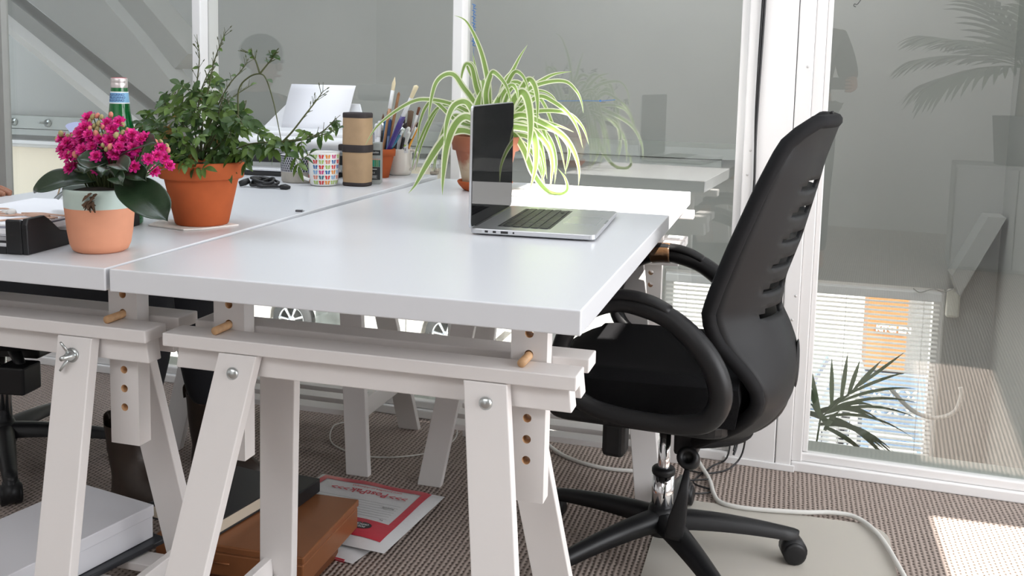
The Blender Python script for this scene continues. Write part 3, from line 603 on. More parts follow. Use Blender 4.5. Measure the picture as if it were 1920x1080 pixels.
KFLOW = [(-0.119, 0.114, 1.04), (-0.077, 0.106, 1.033), (-0.044, 0.094, 1.037), (-0.097, 0.086, 1.015), (-0.119, 0.097, 1.004), (-0.141, 0.099, 0.993), (-0.168, 0.109, 0.988), (-0.106, 0.081, 0.99), (-0.088, 0.083, 0.995), (-0.073, 0.073, 0.981), (-0.056, 0.085, 1.007), (-0.029, 0.073, 0.997), (-0.03, 0.085, 1.009), (-0.018, 0.091, 1.017), (-0.013, 0.097, 1.013), (-0.021, 0.084, 0.989), (-0.033, 0.078, 0.984), (-0.015, 0.088, 1.007), (-0.007, 0.081, 0.996), (0.004, 0.094, 1.013), (0.026, 0.105, 0.996), (0.027, 0.093, 0.985), (0.023, 0.117, 0.979), (0.018, 0.083, 0.98), (-0.0, 0.07, 0.968), (-0.178, 0.119, 1.004), (-0.158, 0.101, 0.978), (-0.142, 0.093, 0.977), (-0.111, 0.095, 1.025), (-0.117, 0.09, 1.015), (-0.055, 0.091, 1.025), (-0.149, 0.097, 0.999), (-0.076, 0.086, 1.008), (-0.13, 0.093, 0.98), (-0.092, 0.09, 1.006), (0.0, 0.088, 1.011), (-0.129, 0.099, 1.0), (-0.026, 0.085, 0.998), (-0.04, 0.076, 0.987)]
KBUD = [(-0.109, 0.106, 1.036), (-0.096, 0.107, 1.045), (-0.087, 0.106, 1.043), (-0.064, 0.1, 1.048), (-0.099, 0.102, 1.028), (-0.09, 0.099, 1.024), (-0.07, 0.087, 1.028), (-0.074, 0.089, 1.014), (-0.065, 0.09, 1.019), (-0.083, 0.087, 1.017), (-0.038, 0.095, 1.033), (-0.033, 0.088, 1.02), (-0.031, 0.098, 1.024), (-0.062, 0.076, 0.999), (-0.056, 0.077, 0.993), (-0.044, 0.071, 0.998), (-0.126, 0.09, 0.985), (-0.142, 0.095, 0.98), (-0.12, 0.081, 0.981), (-0.174, 0.113, 1.012), (-0.192, 0.124, 1.001), (0.016, 0.105, 1.006), (0.022, 0.111, 1.007), (0.018, 0.132, 0.998), (0.019, 0.133, 0.992), (-0.153, 0.104, 1.009), (-0.133, 0.092, 1.012), (-0.136, 0.105, 1.02), (-0.04, 0.081, 1.016), (-0.059, 0.091, 1.014), (-0.098, 0.091, 1.025), (-0.089, 0.102, 1.032), (-0.104, 0.106, 1.043)]
KLEAF = [((-0.118, 0.13, 0.932), (-0.195, 0.07, 0.916), 0.031), ((-0.059, 0.11, 0.937), (0.089, 0.03, 0.892), 0.033), ((-0.064, 0.09, 0.948), (-0.1, 0.06, 0.977), 0.026), ((-0.054, 0.11, 0.968), (0.035, 0.08, 1.008), 0.026), ((-0.027, 0.06, 0.952), (-0.02, 0.02, 0.96), 0.016), ((-0.041, 0.1, 0.948), (0.022, 0.07, 0.947), 0.02), ((-0.07, 0.17, 0.955), (-0.037, 0.2, 0.956), 0.018), ((-0.145, 0.17, 0.925), (-0.249, 0.22, 0.938), 0.022), ((-0.021, 0.05, 0.946), (0.001, 0.04, 0.942), 0.014), ((-0.044, 0.08, 0.964), (0.019, 0.03, 0.966), 0.018), ((-0.099, 0.14, 0.971), (-0.113, 0.11, 0.98), 0.024), ((-0.09, 0.14, 0.971), (-0.059, 0.1, 0.99), 0.02), ((-0.069, 0.08, 0.948), (-0.066, 0.035, 0.959), 0.024), ((-0.076, 0.15, 0.956), (-0.042, 0.15, 0.947), 0.022), ((-0.15, 0.17, 0.921), (-0.277, 0.22, 0.883), 0.018)]
HSTEM = [[(-0.112, 0.43, 0.946), (-0.034, 0.425, 1.013), (-0.022, 0.42, 1.085), (0.002, 0.415, 1.111), (0.03, 0.41, 1.119), (0.047, 0.405, 1.108), (0.064, 0.4, 1.068), (0.075, 0.395, 1.033), (0.087, 0.39, 0.991)], [(0.03, 0.41, 1.119), (0.022, 0.41, 1.142), (0.013, 0.41, 1.156), (0.005, 0.41, 1.159)], [(0.03, 0.41, 1.119), (0.047, 0.407, 1.136), (0.06, 0.403, 1.148), (0.064, 0.4, 1.155)], [(-0.112, 0.43, 0.946), (-0.127, 0.43, 1.009), (-0.122, 0.43, 1.083), (-0.114, 0.43, 1.145), (-0.118, 0.43, 1.179)], [(-0.112, 0.43, 0.946), (-0.106, 0.426, 1.02), (-0.09, 0.422, 1.084), (-0.075, 0.418, 1.136), (-0.059, 0.414, 1.169), (-0.044, 0.41, 1.195)], [(-0.112, 0.43, 0.946), (-0.094, 0.435, 1.02), (-0.06, 0.44, 1.089), (-0.034, 0.445, 1.121), (-0.021, 0.45, 1.139)], [(-0.112, 0.43, 0.946), (-0.145, 0.43, 0.998), (-0.162, 0.43, 1.045), (-0.174, 0.43, 1.081)], [(-0.112, 0.43, 0.946), (-0.129, 0.447, 1.051), (-0.123, 0.463, 1.104), (-0.115, 0.48, 1.131)], [(-0.112, 0.43, 0.946), (-0.083, 0.447, 1.01), (-0.069, 0.463, 1.063), (-0.031, 0.48, 1.095)], [(-0.109, 0.43, 0.946), (-0.148, 0.417, 0.967), (-0.187, 0.403, 1.003), (-0.22, 0.39, 1.023)], [(-0.097, 0.43, 0.947), (-0.033, 0.422, 0.961), (0.03, 0.414, 0.969), (0.092, 0.406, 0.99), (0.151, 0.398, 1.003), (0.21, 0.39, 1.025)], [(0.087, 0.39, 0.991), (0.108, 0.393, 1.013), (0.136, 0.395, 1.048), (0.154, 0.398, 1.071), (0.167, 0.4, 1.089)], [(-0.1, 0.43, 0.947), (-0.041, 0.417, 0.966), (0.013, 0.403, 0.985), (0.087, 0.39, 0.993)], [(-0.112, 0.43, 0.946), (-0.076, 0.417, 0.991), (-0.056, 0.403, 1.039), (-0.035, 0.39, 1.08)], [(-0.112, 0.43, 0.946), (-0.137, 0.437, 0.992), (-0.166, 0.443, 1.034), (-0.163, 0.45, 1.071)], [(-0.114, 0.43, 0.946), (-0.134, 0.413, 0.973), (-0.161, 0.397, 0.986), (-0.183, 0.38, 0.978)], [(-0.098, 0.44, 0.946), (-0.058, 0.443, 0.974), (-0.035, 0.447, 1.022), (-0.023, 0.45, 1.066)], [(-0.112, 0.43, 0.946), (-0.072, 0.41, 1.002), (-0.013, 0.39, 1.04), (0.017, 0.37, 1.022)], [(0.087, 0.39, 0.993), (0.126, 0.383, 0.999), (0.173, 0.377, 1.013), (0.209, 0.37, 1.042)], [(0.087, 0.39, 0.993), (0.111, 0.38, 0.975), (0.139, 0.37, 0.962)]]
# ------------------------------------------------------------------ laptop
ALU = mat('brushed_aluminium', (0.60, 0.61, 0.63), 0.34, metal=0.85); ALUT = mat('trackpad_glass', (0.50, 0.51, 0.53), 0.25, metal=0.6)
SCR, nt, pbs = nmat('glossy_screen'); nt.nodes.remove(pbs)     # anti-reflection coated glass: a weak, even mirror over black
_d = nt.nodes.new('ShaderNodeBsdfDiffuse'); _d.inputs[0].default_value = (0.004, 0.004, 0.005, 1); _g = nt.nodes.new('ShaderNodeBsdfGlossy'); _g.inputs['Roughness'].default_value = 0.02; _m = nt.nodes.new('ShaderNodeMixShader'); _m.inputs[0].default_value = 0.10
nt.links.new(_d.outputs[0], _m.inputs[1]); nt.links.new(_g.outputs[0], _m.inputs[2]); nt.links.new(_m.outputs[0], nt.nodes['Material Output'].inputs[0])
SCR_ = None
KEY = mat('black_key', (0.02, 0.02, 0.02), 0.45)
def rrect(x0, x1, y0, y1, r, n=6):
    P = []
    for cx, cy, a0 in ((x1 - r, y1 - r, 0), (x0 + r, y1 - r, PI / 2), (x0 + r, y0 + r, PI), (x1 - r, y0 + r, 1.5 * PI)):
        for k in range(n + 1): a = a0 + PI / 2 * k / n; P.append((cx + r * math.cos(a), cy + r * math.sin(a)))
    return P
lap = thing('laptop', 'open silver laptop with a black screen on the right desktop', 'laptop', (0.415, 0.538, H), R(3.0))
LW, LD = 0.247, 0.359        # x: hinge -> front, y: width
base = MB().prism(rrect(0.0, LW, 0, LD, 0.012), 0.0035, 0.0135).build('base', ALU, lap, bevel=0.0015)
for fx in (0.02, LW - 0.02):
    for fy in (0.025, LD - 0.025): MB().cyl((fx, fy, 0), (fx, fy, 0.004), 0.007, n=12).build('foot', BLACKP, base)
kb = bx(0.045, 0.152, 0.042, 0.317, 0.0132, 0.0138).build('keyboard', KEY, lap)
rows = [(0.047, 0.0085, [0.0191] * 14), (0.0575, 0.016, [0.0191] * 13 + [0.0255]), (0.076, 0.016, [0.0275] + [0.0191] * 12 + [0.0171]), (0.0945, 0.016, [0.0315] + [0.0191] * 11 + [0.0322]), (0.113, 0.016, [0.0415] + [0.0191] * 10 + [0.0413]), (0.1315, 0.0175, [0.0191, 0.0191, 0.0191, 0.0235, 0.098, 0.0235, 0.0191])]
kd = {}
for kx, kh, ws in rows:
    tot = sum(ws); y = 0.0425
    for w in ws:
        key = (round(w, 4), kh)
        if key not in kd: kd[key] = bx(0, kh - 0.0022, 0, w - 0.0026, 0.0138, 0.0152).build('key', KEY, kb, bevel=0.0006, seg=1); o = kd[key]
        else: o = dup(kd[key], kb)
        o.location = (kx, y, 0); y += w
for q in range(4):
    o = dup(kd[(0.0191, 0.0085)], kb); o.location = ((0.1315, 0.2745, 0) if q == 0 else (0.140, 0.2745, 0) if q == 1 else (0.140, 0.256, 0) if q == 2 else (0.140, 0.2936, 0))
bx(0.163, 0.232, 0.127, 0.232, 0.0134, 0.0139).build('trackpad', ALUT, lap)
bx(LW - 0.004, LW + 0.0002, 0.155, 0.204, 0.0128, 0.0138).build('finger_notch', mat('notch_shadow', (0.35, 0.36, 0.37), 0.4, metal=0.6), lap)
PORT = mat('port_black', (0.01, 0.01, 0.01), 0.5)
b = MB()
b.box(0.030, 0.0365, -0.0004, 0.001, 0.0065, 0.0105); b.box(0.046, 0.0525, -0.0004, 0.001, 0.0065, 0.0105); b.box(0.062, 0.0765, -0.0004, 0.001, 0.006, 0.0107); b.cyl((0.0875, -0.0004, 0.0085), (0.0875, 0.001, 0.0085), 0.0019, n=12)
b.build('ports', PORT, lap); bx(0.010, 0.024, -0.0003, 0.001, 0.0062, 0.0112).build('power_port', mat('power_socket', (0.5, 0.51, 0.52), 0.4, metal=0.7), lap)
lid = thing('lid', None, None); lid.parent = lap; lid.location = (0.002, 0, 0.0125)
del_keys = None
tfl = Matrix(((0, 0, 1, 0), (1, 0, 0, 0), (0, 1, 0, 0), (0, 0, 0, 1)))   # (a,b,c) -> (c,a,b)
MB().prism(rrect(0, LD, 0.0, 0.240, 0.011), -0.0055, -0.0008, M=tfl).build('lid_shell', ALU, lid, bevel=0.001)
MB().prism(rrect(0.002, LD - 0.002, 0.003, 0.238, 0.010), -0.0008, 0.0004, M=tfl).build('screen', SCR, lid)
MB().cyl((0.0, 0.03, -0.002), (0.0, LD - 0.03, -0.002), 0.0052, n=14).build('hinge', BLACKP, lid)

# ------------------------------------------------------------------ pink flowering plant in the dipped clay pot
KC = Vector((-0.1070, 0.122, zl(0.122)))
kal = thing('flowering_plant', 'pink flowering plant in a clay pot with a pale green dipped rim', 'potted plant', KC)
PEACH = mat('peach_clay', (0.64, 0.28, 0.165), 0.75, noise=0.05, nscale=25); MINT = mat('mint_glaze', (0.44, 0.53, 0.48), 0.4, noise=0.03, nscale=40)
prof = [(0, 0), (0.048, 0), (0.056, 0.004), (0.0615, 0.014), (0.066, 0.035), (0.0695, 0.065), (0.0710, 0.076)]
b = MB().lathe(prof, 48, 0, sx=.79, sy=.79); b.lathe([(0.0712, 0.076), (0.0725, 0.10), (0.0728, 0.1065), (0.0715, 0.108), (0.069, 0.1065), (0.067, 0.09), (0.0, 0.09)], 48, 1, sx=.79, sy=.79); b.build('pot', [PEACH, MINT], kal)
MB().lathe([(0.0535, 0.1005), (0.03, 0.106), (0, 0.108)], 24).build('soil', SOIL, kal)
KL = mat('dark_succulent_leaf', (0.022, 0.042, 0.020), 0.30, noise=0.25, nscale=30, bump=0.15, bscale=160, sss=0.05)
def fat_leaf(base_, tip, w, droop, roll=0.0, wav=0.0):
    base_ = Vector(base_) - KC; tip = Vector(tip) - KC; ax = tip - base_; L = ax.length; ax.normalize()
    side = ax.cross(Vector((0, -0.55, 0.85))); side = side if side.length > .05 else ax.orthogonal(); side.normalize(); nrm = side.cross(ax).normalized(); P = []
    for i in range(13):
        u = i / 12; wd = w * (0.22 + 0.78 * math.sin(PI / 2 * u / 0.60)) if u < 0.60 else w * math.sqrt(max(0.0, 1 - ((u - 0.60) / 0.402) ** 2))
        wd = max(wd, w * 0.10); cpt = base_ + ax * L * u + nrm * (droop * math.sin(PI * u))
        row = []
        for j in range(7):
            q = j / 3 - 1; row.append(cpt + side * wd * q + nrm * (0.22 * w * q * q + wav * math.sin(9 * u + 2 * q) * abs(q)) - nrm * (0.004 if j == 3 else 0))
        P.append(row)
    return MB().grid(P)
for lf in KLEAF: fat_leaf(lf[0], lf[1], lf[2], 0.012, wav=0.0012).build('leaf', KL, kal, solid=0.0022, sub=1)
PINK = mat('magenta_petal', (0.72, 0.022, 0.26), 0.55, noise=0.25, nscale=160, sss=0.1); PINK2 = mat('deep_pink_petal', (0.52, 0.008, 0.20), 0.6, sss=0.1); BUD = mat('green_bud', (0.36, 0.30, 0.13), 0.6, noise=0.2, nscale=200); BUDP = mat('salmon_bud', (0.60, 0.20, 0.15), 0.6, noise=0.2, nscale=150)
def flower_mb(seed):
    rng = random.Random(seed); b = MB(); 
    for ring, (n, r, el, ln) in enumerate(((9, 0.0030, 12, 0.0078), (8, 0.0020, 36, 0.0074), (6, 0.0012, 60, 0.0060), (4, .0005, 80, .0045))):
        for k in range(n):
            a = 2 * PI * (k + rng.uniform(-.25, .25)) / n + ring; e = R(el + rng.uniform(-8, 8)); dx = Vector((math.cos(a), math.sin(a), 0)); d = dx * math.cos(e) + Vector((0, 0, 1)) * math.sin(e); sd = Vector((-math.sin(a), math.cos(a), 0)); up = d.cross(sd) * -1
            p = dx * r; w = 0.0026
            P = [[p - sd * w * .4, p, p + sd * w * .4], [p + d * ln * .6 - sd * w + up * .0008, p + d * ln * .6 + up * .0002, p + d * ln * .6 + sd * w + up * .0008], [p + d * ln - sd * w * .5, p + d * ln * 1.06, p + d * ln + sd * w * .5]]
            b.grid(P, mi=1 if ring == 0 else 0)
    b.sphere((0, 0, -0.002), 0.0035, 0.0035, 0.003, n=8, m=5, mi=2)
    return b
protoF = [flower_mb(i).build('flower', [PINK, PINK2, BUD], kal) for i in range(4)]
rng = random.Random(9); cc = Vector((-0.118, 0.16, 0.93)) - KC
dome = [Vector(p) - KC for p in KFLOW]
extra = [Vector((rng.uniform(-.075, .085), rng.uniform(-.02, .075), rng.uniform(.135, .20))) for _ in range(36)]
extra = [e for e in extra if ((e.x) / .09) ** 2 + ((e.z - .13) / .085) ** 2 < 1]
for i, p in enumerate(dome + extra):
    o = protoF[i] if i < 4 else dup(protoF[i % 4], kal); d = (p - cc).normalized() + Vector((0.1, -0.75, 0.25)); o.location = p
    q = d.to_track_quat('Z', 'Y'); o.rotation_euler = (q @ Matrix.Rotation(rng.uniform(0, 6), 3, 'Z').to_quaternion()).to_euler(); s = rng.uniform(0.95, 1.25); o.scale = (s, s, s)
bm_ = [MB().sphere((0, 0, 0), 0.0040, 0.0036, 0.0052, n=8, m=6).build('bud', m, kal) for m in (BUD, BUDP)]
for i, p in enumerate(KBUD):
    p = Vector(p) - KC; o = bm_[i] if i < 2 else dup(bm_[0 if i % 3 else 1], kal); o.location = p; s = rng.uniform(0.8, 1.25); o.scale = (s, s, s); o.rotation_euler = (rng.uniform(-.6, .6), rng.uniform(-.6, .6), 0)
b = MB()
for p in dome + extra + [Vector(p) - KC for p in KBUD]:
    root = Vector((p.x * 0.35, 0.01, 0.10)); hub = Vector((p.x * 0.8, p.y * .6 + .012, p.z * .72 + .03)); b.tube([root, hub, p - Vector((0, -.003, .004))], [0.0016, 0.0013, 0.0009], n=5)
b.build('stems', mat('flower_stem', (0.10, 0.13, 0.05), 0.6), kal)
b = MB(); rng = random.Random(4)
for k in range(14):
    p = Vector((0.026 + rng.uniform(-.008, .008), -0.0535 + rng.uniform(-.004, .004), 0.101 + rng.uniform(-.018, .006))); b.strip([p, p + Vector((rng.uniform(-.006, .006), -.004, rng.uniform(-.006, .003))), p + Vector((rng.uniform(-.01, .01), -.006, -.010))], [.003, .005, .001], [(1, 0, .3)] * 3)
b.build('withered_leaf', mat('brown_dead_leaf', (0.10, 0.055, 0.03), 0.9), kal)
tag(MB().prism([(0.02 * math.cos(a) * (1 + .2 * math.sin(3 * a)), 0.013 * math.sin(a)) for a in [2 * PI * k / 20 for k in range(20)]], 0, 0.0015).build('paper_scrap', mat('pale_blue_paper', (0.52, 0.58, 0.86), 0.5), loc=(-0.4215, 0.45, 0.997), rot=(R(70), 0, R(20))), 'pale blue disc standing behind the pink flowers on a stick', 'decoration')
so = [o for o in D.objects if o.name == 'paper_scrap'][0]; MB().cyl((0, 0, 0), (0, -0.165, 0.062), 0.0015, n=6).build('stick', mat('stick_wood', (0.4, 0.3, 0.2), 0.6), so)

# ------------------------------------------------------------------ green glass bottle
bt = thing('glass_bottle', 'green glass water bottle with a silver cap behind the pink flowers', 'bottle', (-0.2535, 0.37, zl(0.37)))
GG = mat('green_bottle_glass', (0.004, 0.16, 0.035), 0.06, spec=0.6, trans=0.35)
prof = [(0, 0.002), (0.036, 0), (0.040, 0.004), (0.041, 0.02), (0.041, 0.125), (0.0395, 0.140), (0.036, 0.16), (0.0285, 0.18), (0.0235, 0.200), (0.0200, 0.222), (0.0172, 0.248), (0.0152, 0.268), (0.0145, 0.272)]
MB().lathe(prof, 36).build('bottle_body', GG, bt)
MB().lathe([(0.0153, 0.268), (0.0156, 0.270), (0.0156, 0.2765), (0.0152, 0.2775), (0.0157, 0.2785), (0.0157, 0.285), (0.0150, 0.2865), (0, 0.2868)], 36).build('cap', mat('silver_cap', (0.72, 0.66, 0.66), 0.35, metal=0.7), bt)
MB().lathe([(0.0145, 0.2867), (0.0135, 0.2873), (0, 0.2875)], 24).build('cap_top', mat('red_cap_top', (0.6, 0.06, 0.08), 0.5), bt)
LBLUE = mat('light_blue_label', (0.25, 0.50, 0.75), 0.5); LW_ = mat('white_label_edge', (0.85, 0.87, 0.88), 0.5); LINK = mat('navy_lettering', (0.03, 0.08, 0.25), 0.5)
def rb_(z): return interp([(0.222, 0.0200), (0.248, 0.0172), (0.268, 0.0152)], z) + 0.0004
b = MB()
for z0, z1, mi in ((0.2375, 0.2395, 1), (0.2395, 0.2585, 0), (0.2585, 0.2605, 1)): b.lathe([(rb_(z0), z0), (rb_(z1), z1)], 36, mi)
b.build('neck_label', [LBLUE, LW_], bt)
def wrap(o, radf, a0):
    for v in o.data.vertices:
        r = radf(v.co.y) if callable(radf) else radf; a = a0 + v.co.x / r; z = v.co.y; rr = r + v.co.z + 0.0003
        v.co = Vector((rr * math.cos(a), rr * math.sin(a), z))
    o.data.update()
for k, tx in enumerate(('PELLEGRINO', 'S.PELLEGRINO', 'PELLEGRINO')):
    o = text_mesh('lettering', tx, 0.0062, LINK, bt, (0, 0, 0), (0, 0, 0), 0.0001, bold=0.0001)
    for v in o.data.vertices: v.co.y += 0.2435 + 0.0055 * k
    wrap(o, lambda z: rb_(z), -PI / 2 + 0.15)

# ------------------------------------------------------------------ leafy plant in terracotta
HC = Vector((-0.1070, 0.422, zl(0.422) + 0.003))
hp = thing('leafy_plant', 'straggly green climbing plant in a large terracotta pot', 'potted plant', HC)
MB().lathe([(0, 0), (0.060, 0), (0.063, 0.003), (0.0865, 0.090), (0.0865, 0.0915), (0.097, 0.0925), (0.099, 0.095), (0.1005, 0.121), (0.0995, 0.1245), (0.095, 0.1255), (0.092, 0.122), (0.090, 0.112), (0, 0.112)], 56, sx=.818, sy=.818).build('pot', TERRA, hp)
MB().lathe([(0.0738, 0.113), (0.04, 0.118), (0, 0.119)], 28).build('soil', SOIL, hp)
STEM = mat('brown_green_stem', (0.075, 0.085, 0.03), 0.6); LG = mat('fresh_green_leaf', (0.095, 0.165, 0.030), 0.45, noise=0.3, nscale=60); LG2 = mat('mid_green_leaf', (0.045, 0.095, 0.022), 0.45, noise=0.3, nscale=60); LY = mat('dry_yellow_leaf', (0.30, 0.16, 0.04), 0.7, noise=0.3, nscale=60)
for m in (LG, LG2, LY): translucent(m, 0.3)
b = MB(); lf = MB(); rng = random.Random(21)
def leaflet(p, d, ln, w, mi):
    d = Vector(d).normalized(); sd = d.cross(Vector((rng.uniform(-.6, .6), rng.uniform(-1, -.2), rng.uniform(.2, 1)))); sd = sd.normalized() if sd.length > .01 else d.orthogonal(); up = sd.cross(d); P = []
    for i in range(6):
        u = i / 5; wd = w * math.sin(PI * (0.06 + 0.94 * u)) ** 0.8 if i < 5 else 0.0003; c = Vector(p) + d * ln * u - Vector((0, 0, ln * .35 * u * u)); P.append([c - sd * wd + up * wd * .3, c, c + sd * wd + up * wd * .3])
    lf.grid(P, mi)
def compound(p, d, n, ln, w, mi):
    d = Vector(d).normalized(); sd = d.orthogonal().normalized(); q = Vector(p); L = ln * n * .55
    b.tube([q, q + d * L * .5 - Vector((0, 0, L * .04)), q + d * L - Vector((0, 0, L * .15))], [.0008, .0007, .0005], n=4)
    for k in range(n):
        t = (k + .6) / n; pp = q + d * L * t - Vector((0, 0, L * .15 * t * t))
        for s in (-1, 1): leaflet(pp, d * .7 + sd * s + Vector((0, 0, rng.uniform(-.3, .2))), ln * rng.uniform(.8, 1.1), w, mi)
    leaflet(q + d * L - Vector((0, 0, L * .15)), d, ln * 1.25, w * 1.1, mi)
paths = []
for s_ in HSTEM:
    pts = spline([Vector(p) - HC for p in s_], 6); paths.append(pts); n = len(pts); b.tube(pts, [0.0021 - 0.0013 * i / n for i in range(n)], n=6)
# stub twigs (spent flower stalks) on the upper shoots
for idx in (1, 2, 3, 4, 5, 6, 7, 8, 11, 13, 14, 18):
    pts = paths[idx]; n = len(pts)
    for k in range(int(n * .40), n, 2):
        for _ in range(2):
            a = rng.uniform(0, 2 * PI); ax = (pts[min(k + 1, n - 1)] - pts[max(k - 1, 0)]).normalized(); d = (ax * .9 + Vector((math.cos(a), math.sin(a) * .5, rng.uniform(-.2, .6))) * .8).normalized(); L = rng.uniform(.008, .020)
            b.tube([pts[k], pts[k] + d * L], [.0006, .0005], n=4); 
            if rng.random() < .5: b.tube([pts[k] + d * L, pts[k] + d * (L + .005)], [.0012, .0007], n=5)
    for k in range(int(n * .45), n, 5):
        if idx < 9: leaflet(pts[k], (rng.uniform(-1, 1), rng.uniform(-.6, .4), rng.uniform(-.2, .6)), rng.uniform(.010, .018), .004, rng.choice((0, 0, 1)))
b.build('stems', STEM, hp)
b = MB()
mass = []
while len(mass) < 255:
    p = Vector((rng.uniform(-.13, .13), rng.uniform(-.085, .085), rng.uniform(.115, .285)))
    e = ((p.x - .0) / (.125 if p.z < .2 else .10)) ** 2 + (p.y / .09) ** 2 + ((p.z - .15) / .135) ** 2
    if e < 1 and not (p.x > .06 and .10 < p.z < .18): mass.append(p)
for p in mass:
    d = Vector((p.x * 6 + rng.uniform(-.6, .6), p.y * 6 + rng.uniform(-.6, .6), rng.uniform(-.6, .5))); mi = 2 if (p.x < -.03 and p.z < .19 and rng.random() < .35) or rng.random() < .04 else (0 if rng.random() < .5 else 1)
    if rng.random() < .45: compound(p, d, 2, rng.uniform(.016, .022), rng.uniform(.0042, .0058), mi)
    else: leaflet(p, d, rng.uniform(.017, .029), rng.uniform(.0048, .0076), mi)
for idx, dens, a0 in ((10, 2, .25), (12, 2, .3), (9, 2, .3), (18, 3, .0), (19, 2, .0), (17, 2, .5), (15, 2, .5), (13, 3, .4), (16, 3, .5), (7, 4, .4)):
    pts = paths[idx]; n = len(pts)
    for k in range(int(n * a0), n, dens):
        for _ in range(2 if idx in (10, 12, 15, 9) else 1):
            d = (rng.uniform(-1, 1), rng.uniform(-.8, .5), rng.uniform(-.9, .5)); big = 1 - .5 * k / n if idx in (10, 18) else 1
            if rng.random() < .5: compound(pts[k], d, 2, .019 * big, .006 * big, rng.choice((0, 1)))
            else: leaflet(pts[k], d, rng.uniform(.024, .036) * big, .0095 * big, rng.choice((0, 1, 1)))
for p, d in ((paths[2][-1], (.3, 0, .8)), (paths[2][-3], (1, 0, -.2)), (paths[2][-2], (-.8, 0, .3)), (paths[0][30], (1, -.3, 0)), (paths[2][-5], (.8, .1, .2))): leaflet(p, d, .016, .006, 1)
lf.build('foliage', [LG, LG2, LY], hp)
if len(b.v): b.build('twigs', STEM, hp)['kind'] = 'stuff'
tag(MB().prism([(-.075, -.055), (.02, -.077), (.045, -.055), (.08, .02), (-.04, .06), (-.09, .0)], 0, 0.003).build('paper_towel', mat('paper_towel', (0.78, 0.74, 0.70), 0.9, bump=0.3), loc=(HC.x - .01, HC.y, zl(HC.y - .03)), bevel=0.001), 'folded white paper towel under the large terracotta pot', 'paper towel')

# ------------------------------------------------------------------ spider plant
SPC = Vector((0.217, 1.27, H))
spn = thing('spider_plant', 'spider plant with striped arching leaves behind the laptop', 'potted plant', SPC)
POTW = mat('weathered_terracotta', (0.36, 0.13, 0.075), 0.8)
def pot_col(nt, tc):
    sp = nt.nodes.new('ShaderNodeSeparateXYZ'); nt.links.new(tc.outputs['Object'], sp.inputs[0])
    n = nt.nodes.new('ShaderNodeTexNoise'); n.inputs['Scale'].default_value = 28; n.inputs['Detail'].default_value = 5; nt.links.new(tc.outputs['Object'], n.inputs['Vector'])
    h = M_(nt, 'ADD', sp.outputs['Z'], M_(nt, 'MULTIPLY', M_(nt, 'SUBTRACT', n.outputs['Fac'], 0.5), 0.10))
    f = nt.nodes.new('ShaderNodeMapRange'); f.inputs[1].default_value = 0.095; f.inputs[2].default_value = 0.06; nt.links.new(h, f.inputs[0])
    return mixc(nt, f.outputs[0], (0.30, 0.10, 0.055), (0.52, 0.42, 0.30))
two_tone(POTW, pot_col)
MB().lathe([(0, 0.012), (0.058, 0.012), (0.060, 0.016), (0.0815, 0.108), (0.090, 0.110), (0.095, 0.146), (0.093, 0.149), (0.088, 0.147), (0.084, 0.13), (0, 0.13)], 48).build('pot', POTW, spn)
MB().lathe([(0, 0), (0.055, 0), (0.060, 0.003), (0.072, 0.016), (0.076, 0.024), (0.0735, 0.027), (0.069, 0.022), (0.056, 0.008), (0, 0.008)], 48).build('saucer', TERRA, spn)
MB().lathe([(0.085, 0.131), (0.04, 0.137), (0, 0.138)], 24).build('soil', SOIL, spn)
SG = translucent(mat('spider_leaf_green', (0.27, 0.40, 0.11), 0.4), 0.5); SW = translucent(mat('spider_leaf_cream', (0.78, 0.80, 0.62), 0.4), 0.5)
def ribbon(pts, w, taper_in=0.55):
    pts = spline(pts, 7); n = len(pts); P = []; prev = None; lens = [0]
    for a, c in zip(pts, pts[1:]): lens.append(lens[-1] + (c - a).length)
    for i, p in enumerate(pts):
        u = lens[i] / lens[-1]; t = (pts[min(i + 1, n - 1)] - pts[max(i - 1, 0)]).normalized()
        sd = t.cross(Vector((0.25, -1, 0.45))); 
        if sd.length < .25: sd = t.cross(Vector((1, 0, .3)))
        sd.normalize()
        if prev is not None:
            if sd.dot(prev) < 0: sd = -sd
            sd = (sd * .4 + prev * .6); sd = (sd - t * t.dot(sd)).normalized()
        prev = sd; up = sd.cross(t); wd = w * 1.12 * min(1, taper_in + u * 2) * (1 - u ** 3.5) + 0.0003
        P.append([p - sd * wd + up * wd * .25, p - sd * wd * .62 + up * wd * .10, p - up * wd * .12, p + sd * wd * .62 + up * wd * .10, p + sd * wd + up * wd * .25])
    b = MB(); n = len(P)
    vs = [q for r_ in P for q in r_]
    for j in range(4): 
        pass
    fs = [(i * 5 + j, i * 5 + j + 1, (i + 1) * 5 + j + 1, (i + 1) * 5 + j) for i in range(n - 1) for j in range(4)]
    b.add(vs, fs, 0, True); b.mi = [1 if (k % 4) in (0, 3) else 0 for k in range(len(fs))]
    return b
for pts, w in SPIDER:
    P = [Vector(p) - SPC for p in pts]
    for i, p in enumerate(P):
        if p.z < 0.003: p.z = 0.003
    ribbon(P, w).build('leaf', [SG, SW], spn)
rng = random.Random(31)
for k in range(14):     # leaves on the far side
    a = rng.uniform(.2, 2.9); L = rng.uniform(.14, .24); d = Vector((math.cos(a), math.sin(a) * .9, 0)); h = rng.uniform(.04, .14)
    P = [Vector((0, 0, .135)), d * L * .3 + Vector((0, 0, .135 + h)), d * L * .7 + Vector((0, 0, .15 + h)), d * L + Vector((0, 0, .10 + h * .3)), d * L * 1.12 + Vector((0, 0, .02 + h * .2))]
    for p in P: p.y = min(p.y, .34)
    ribbon(P, rng.uniform(.005, .008)).build('leaf', [SG, SW], spn)
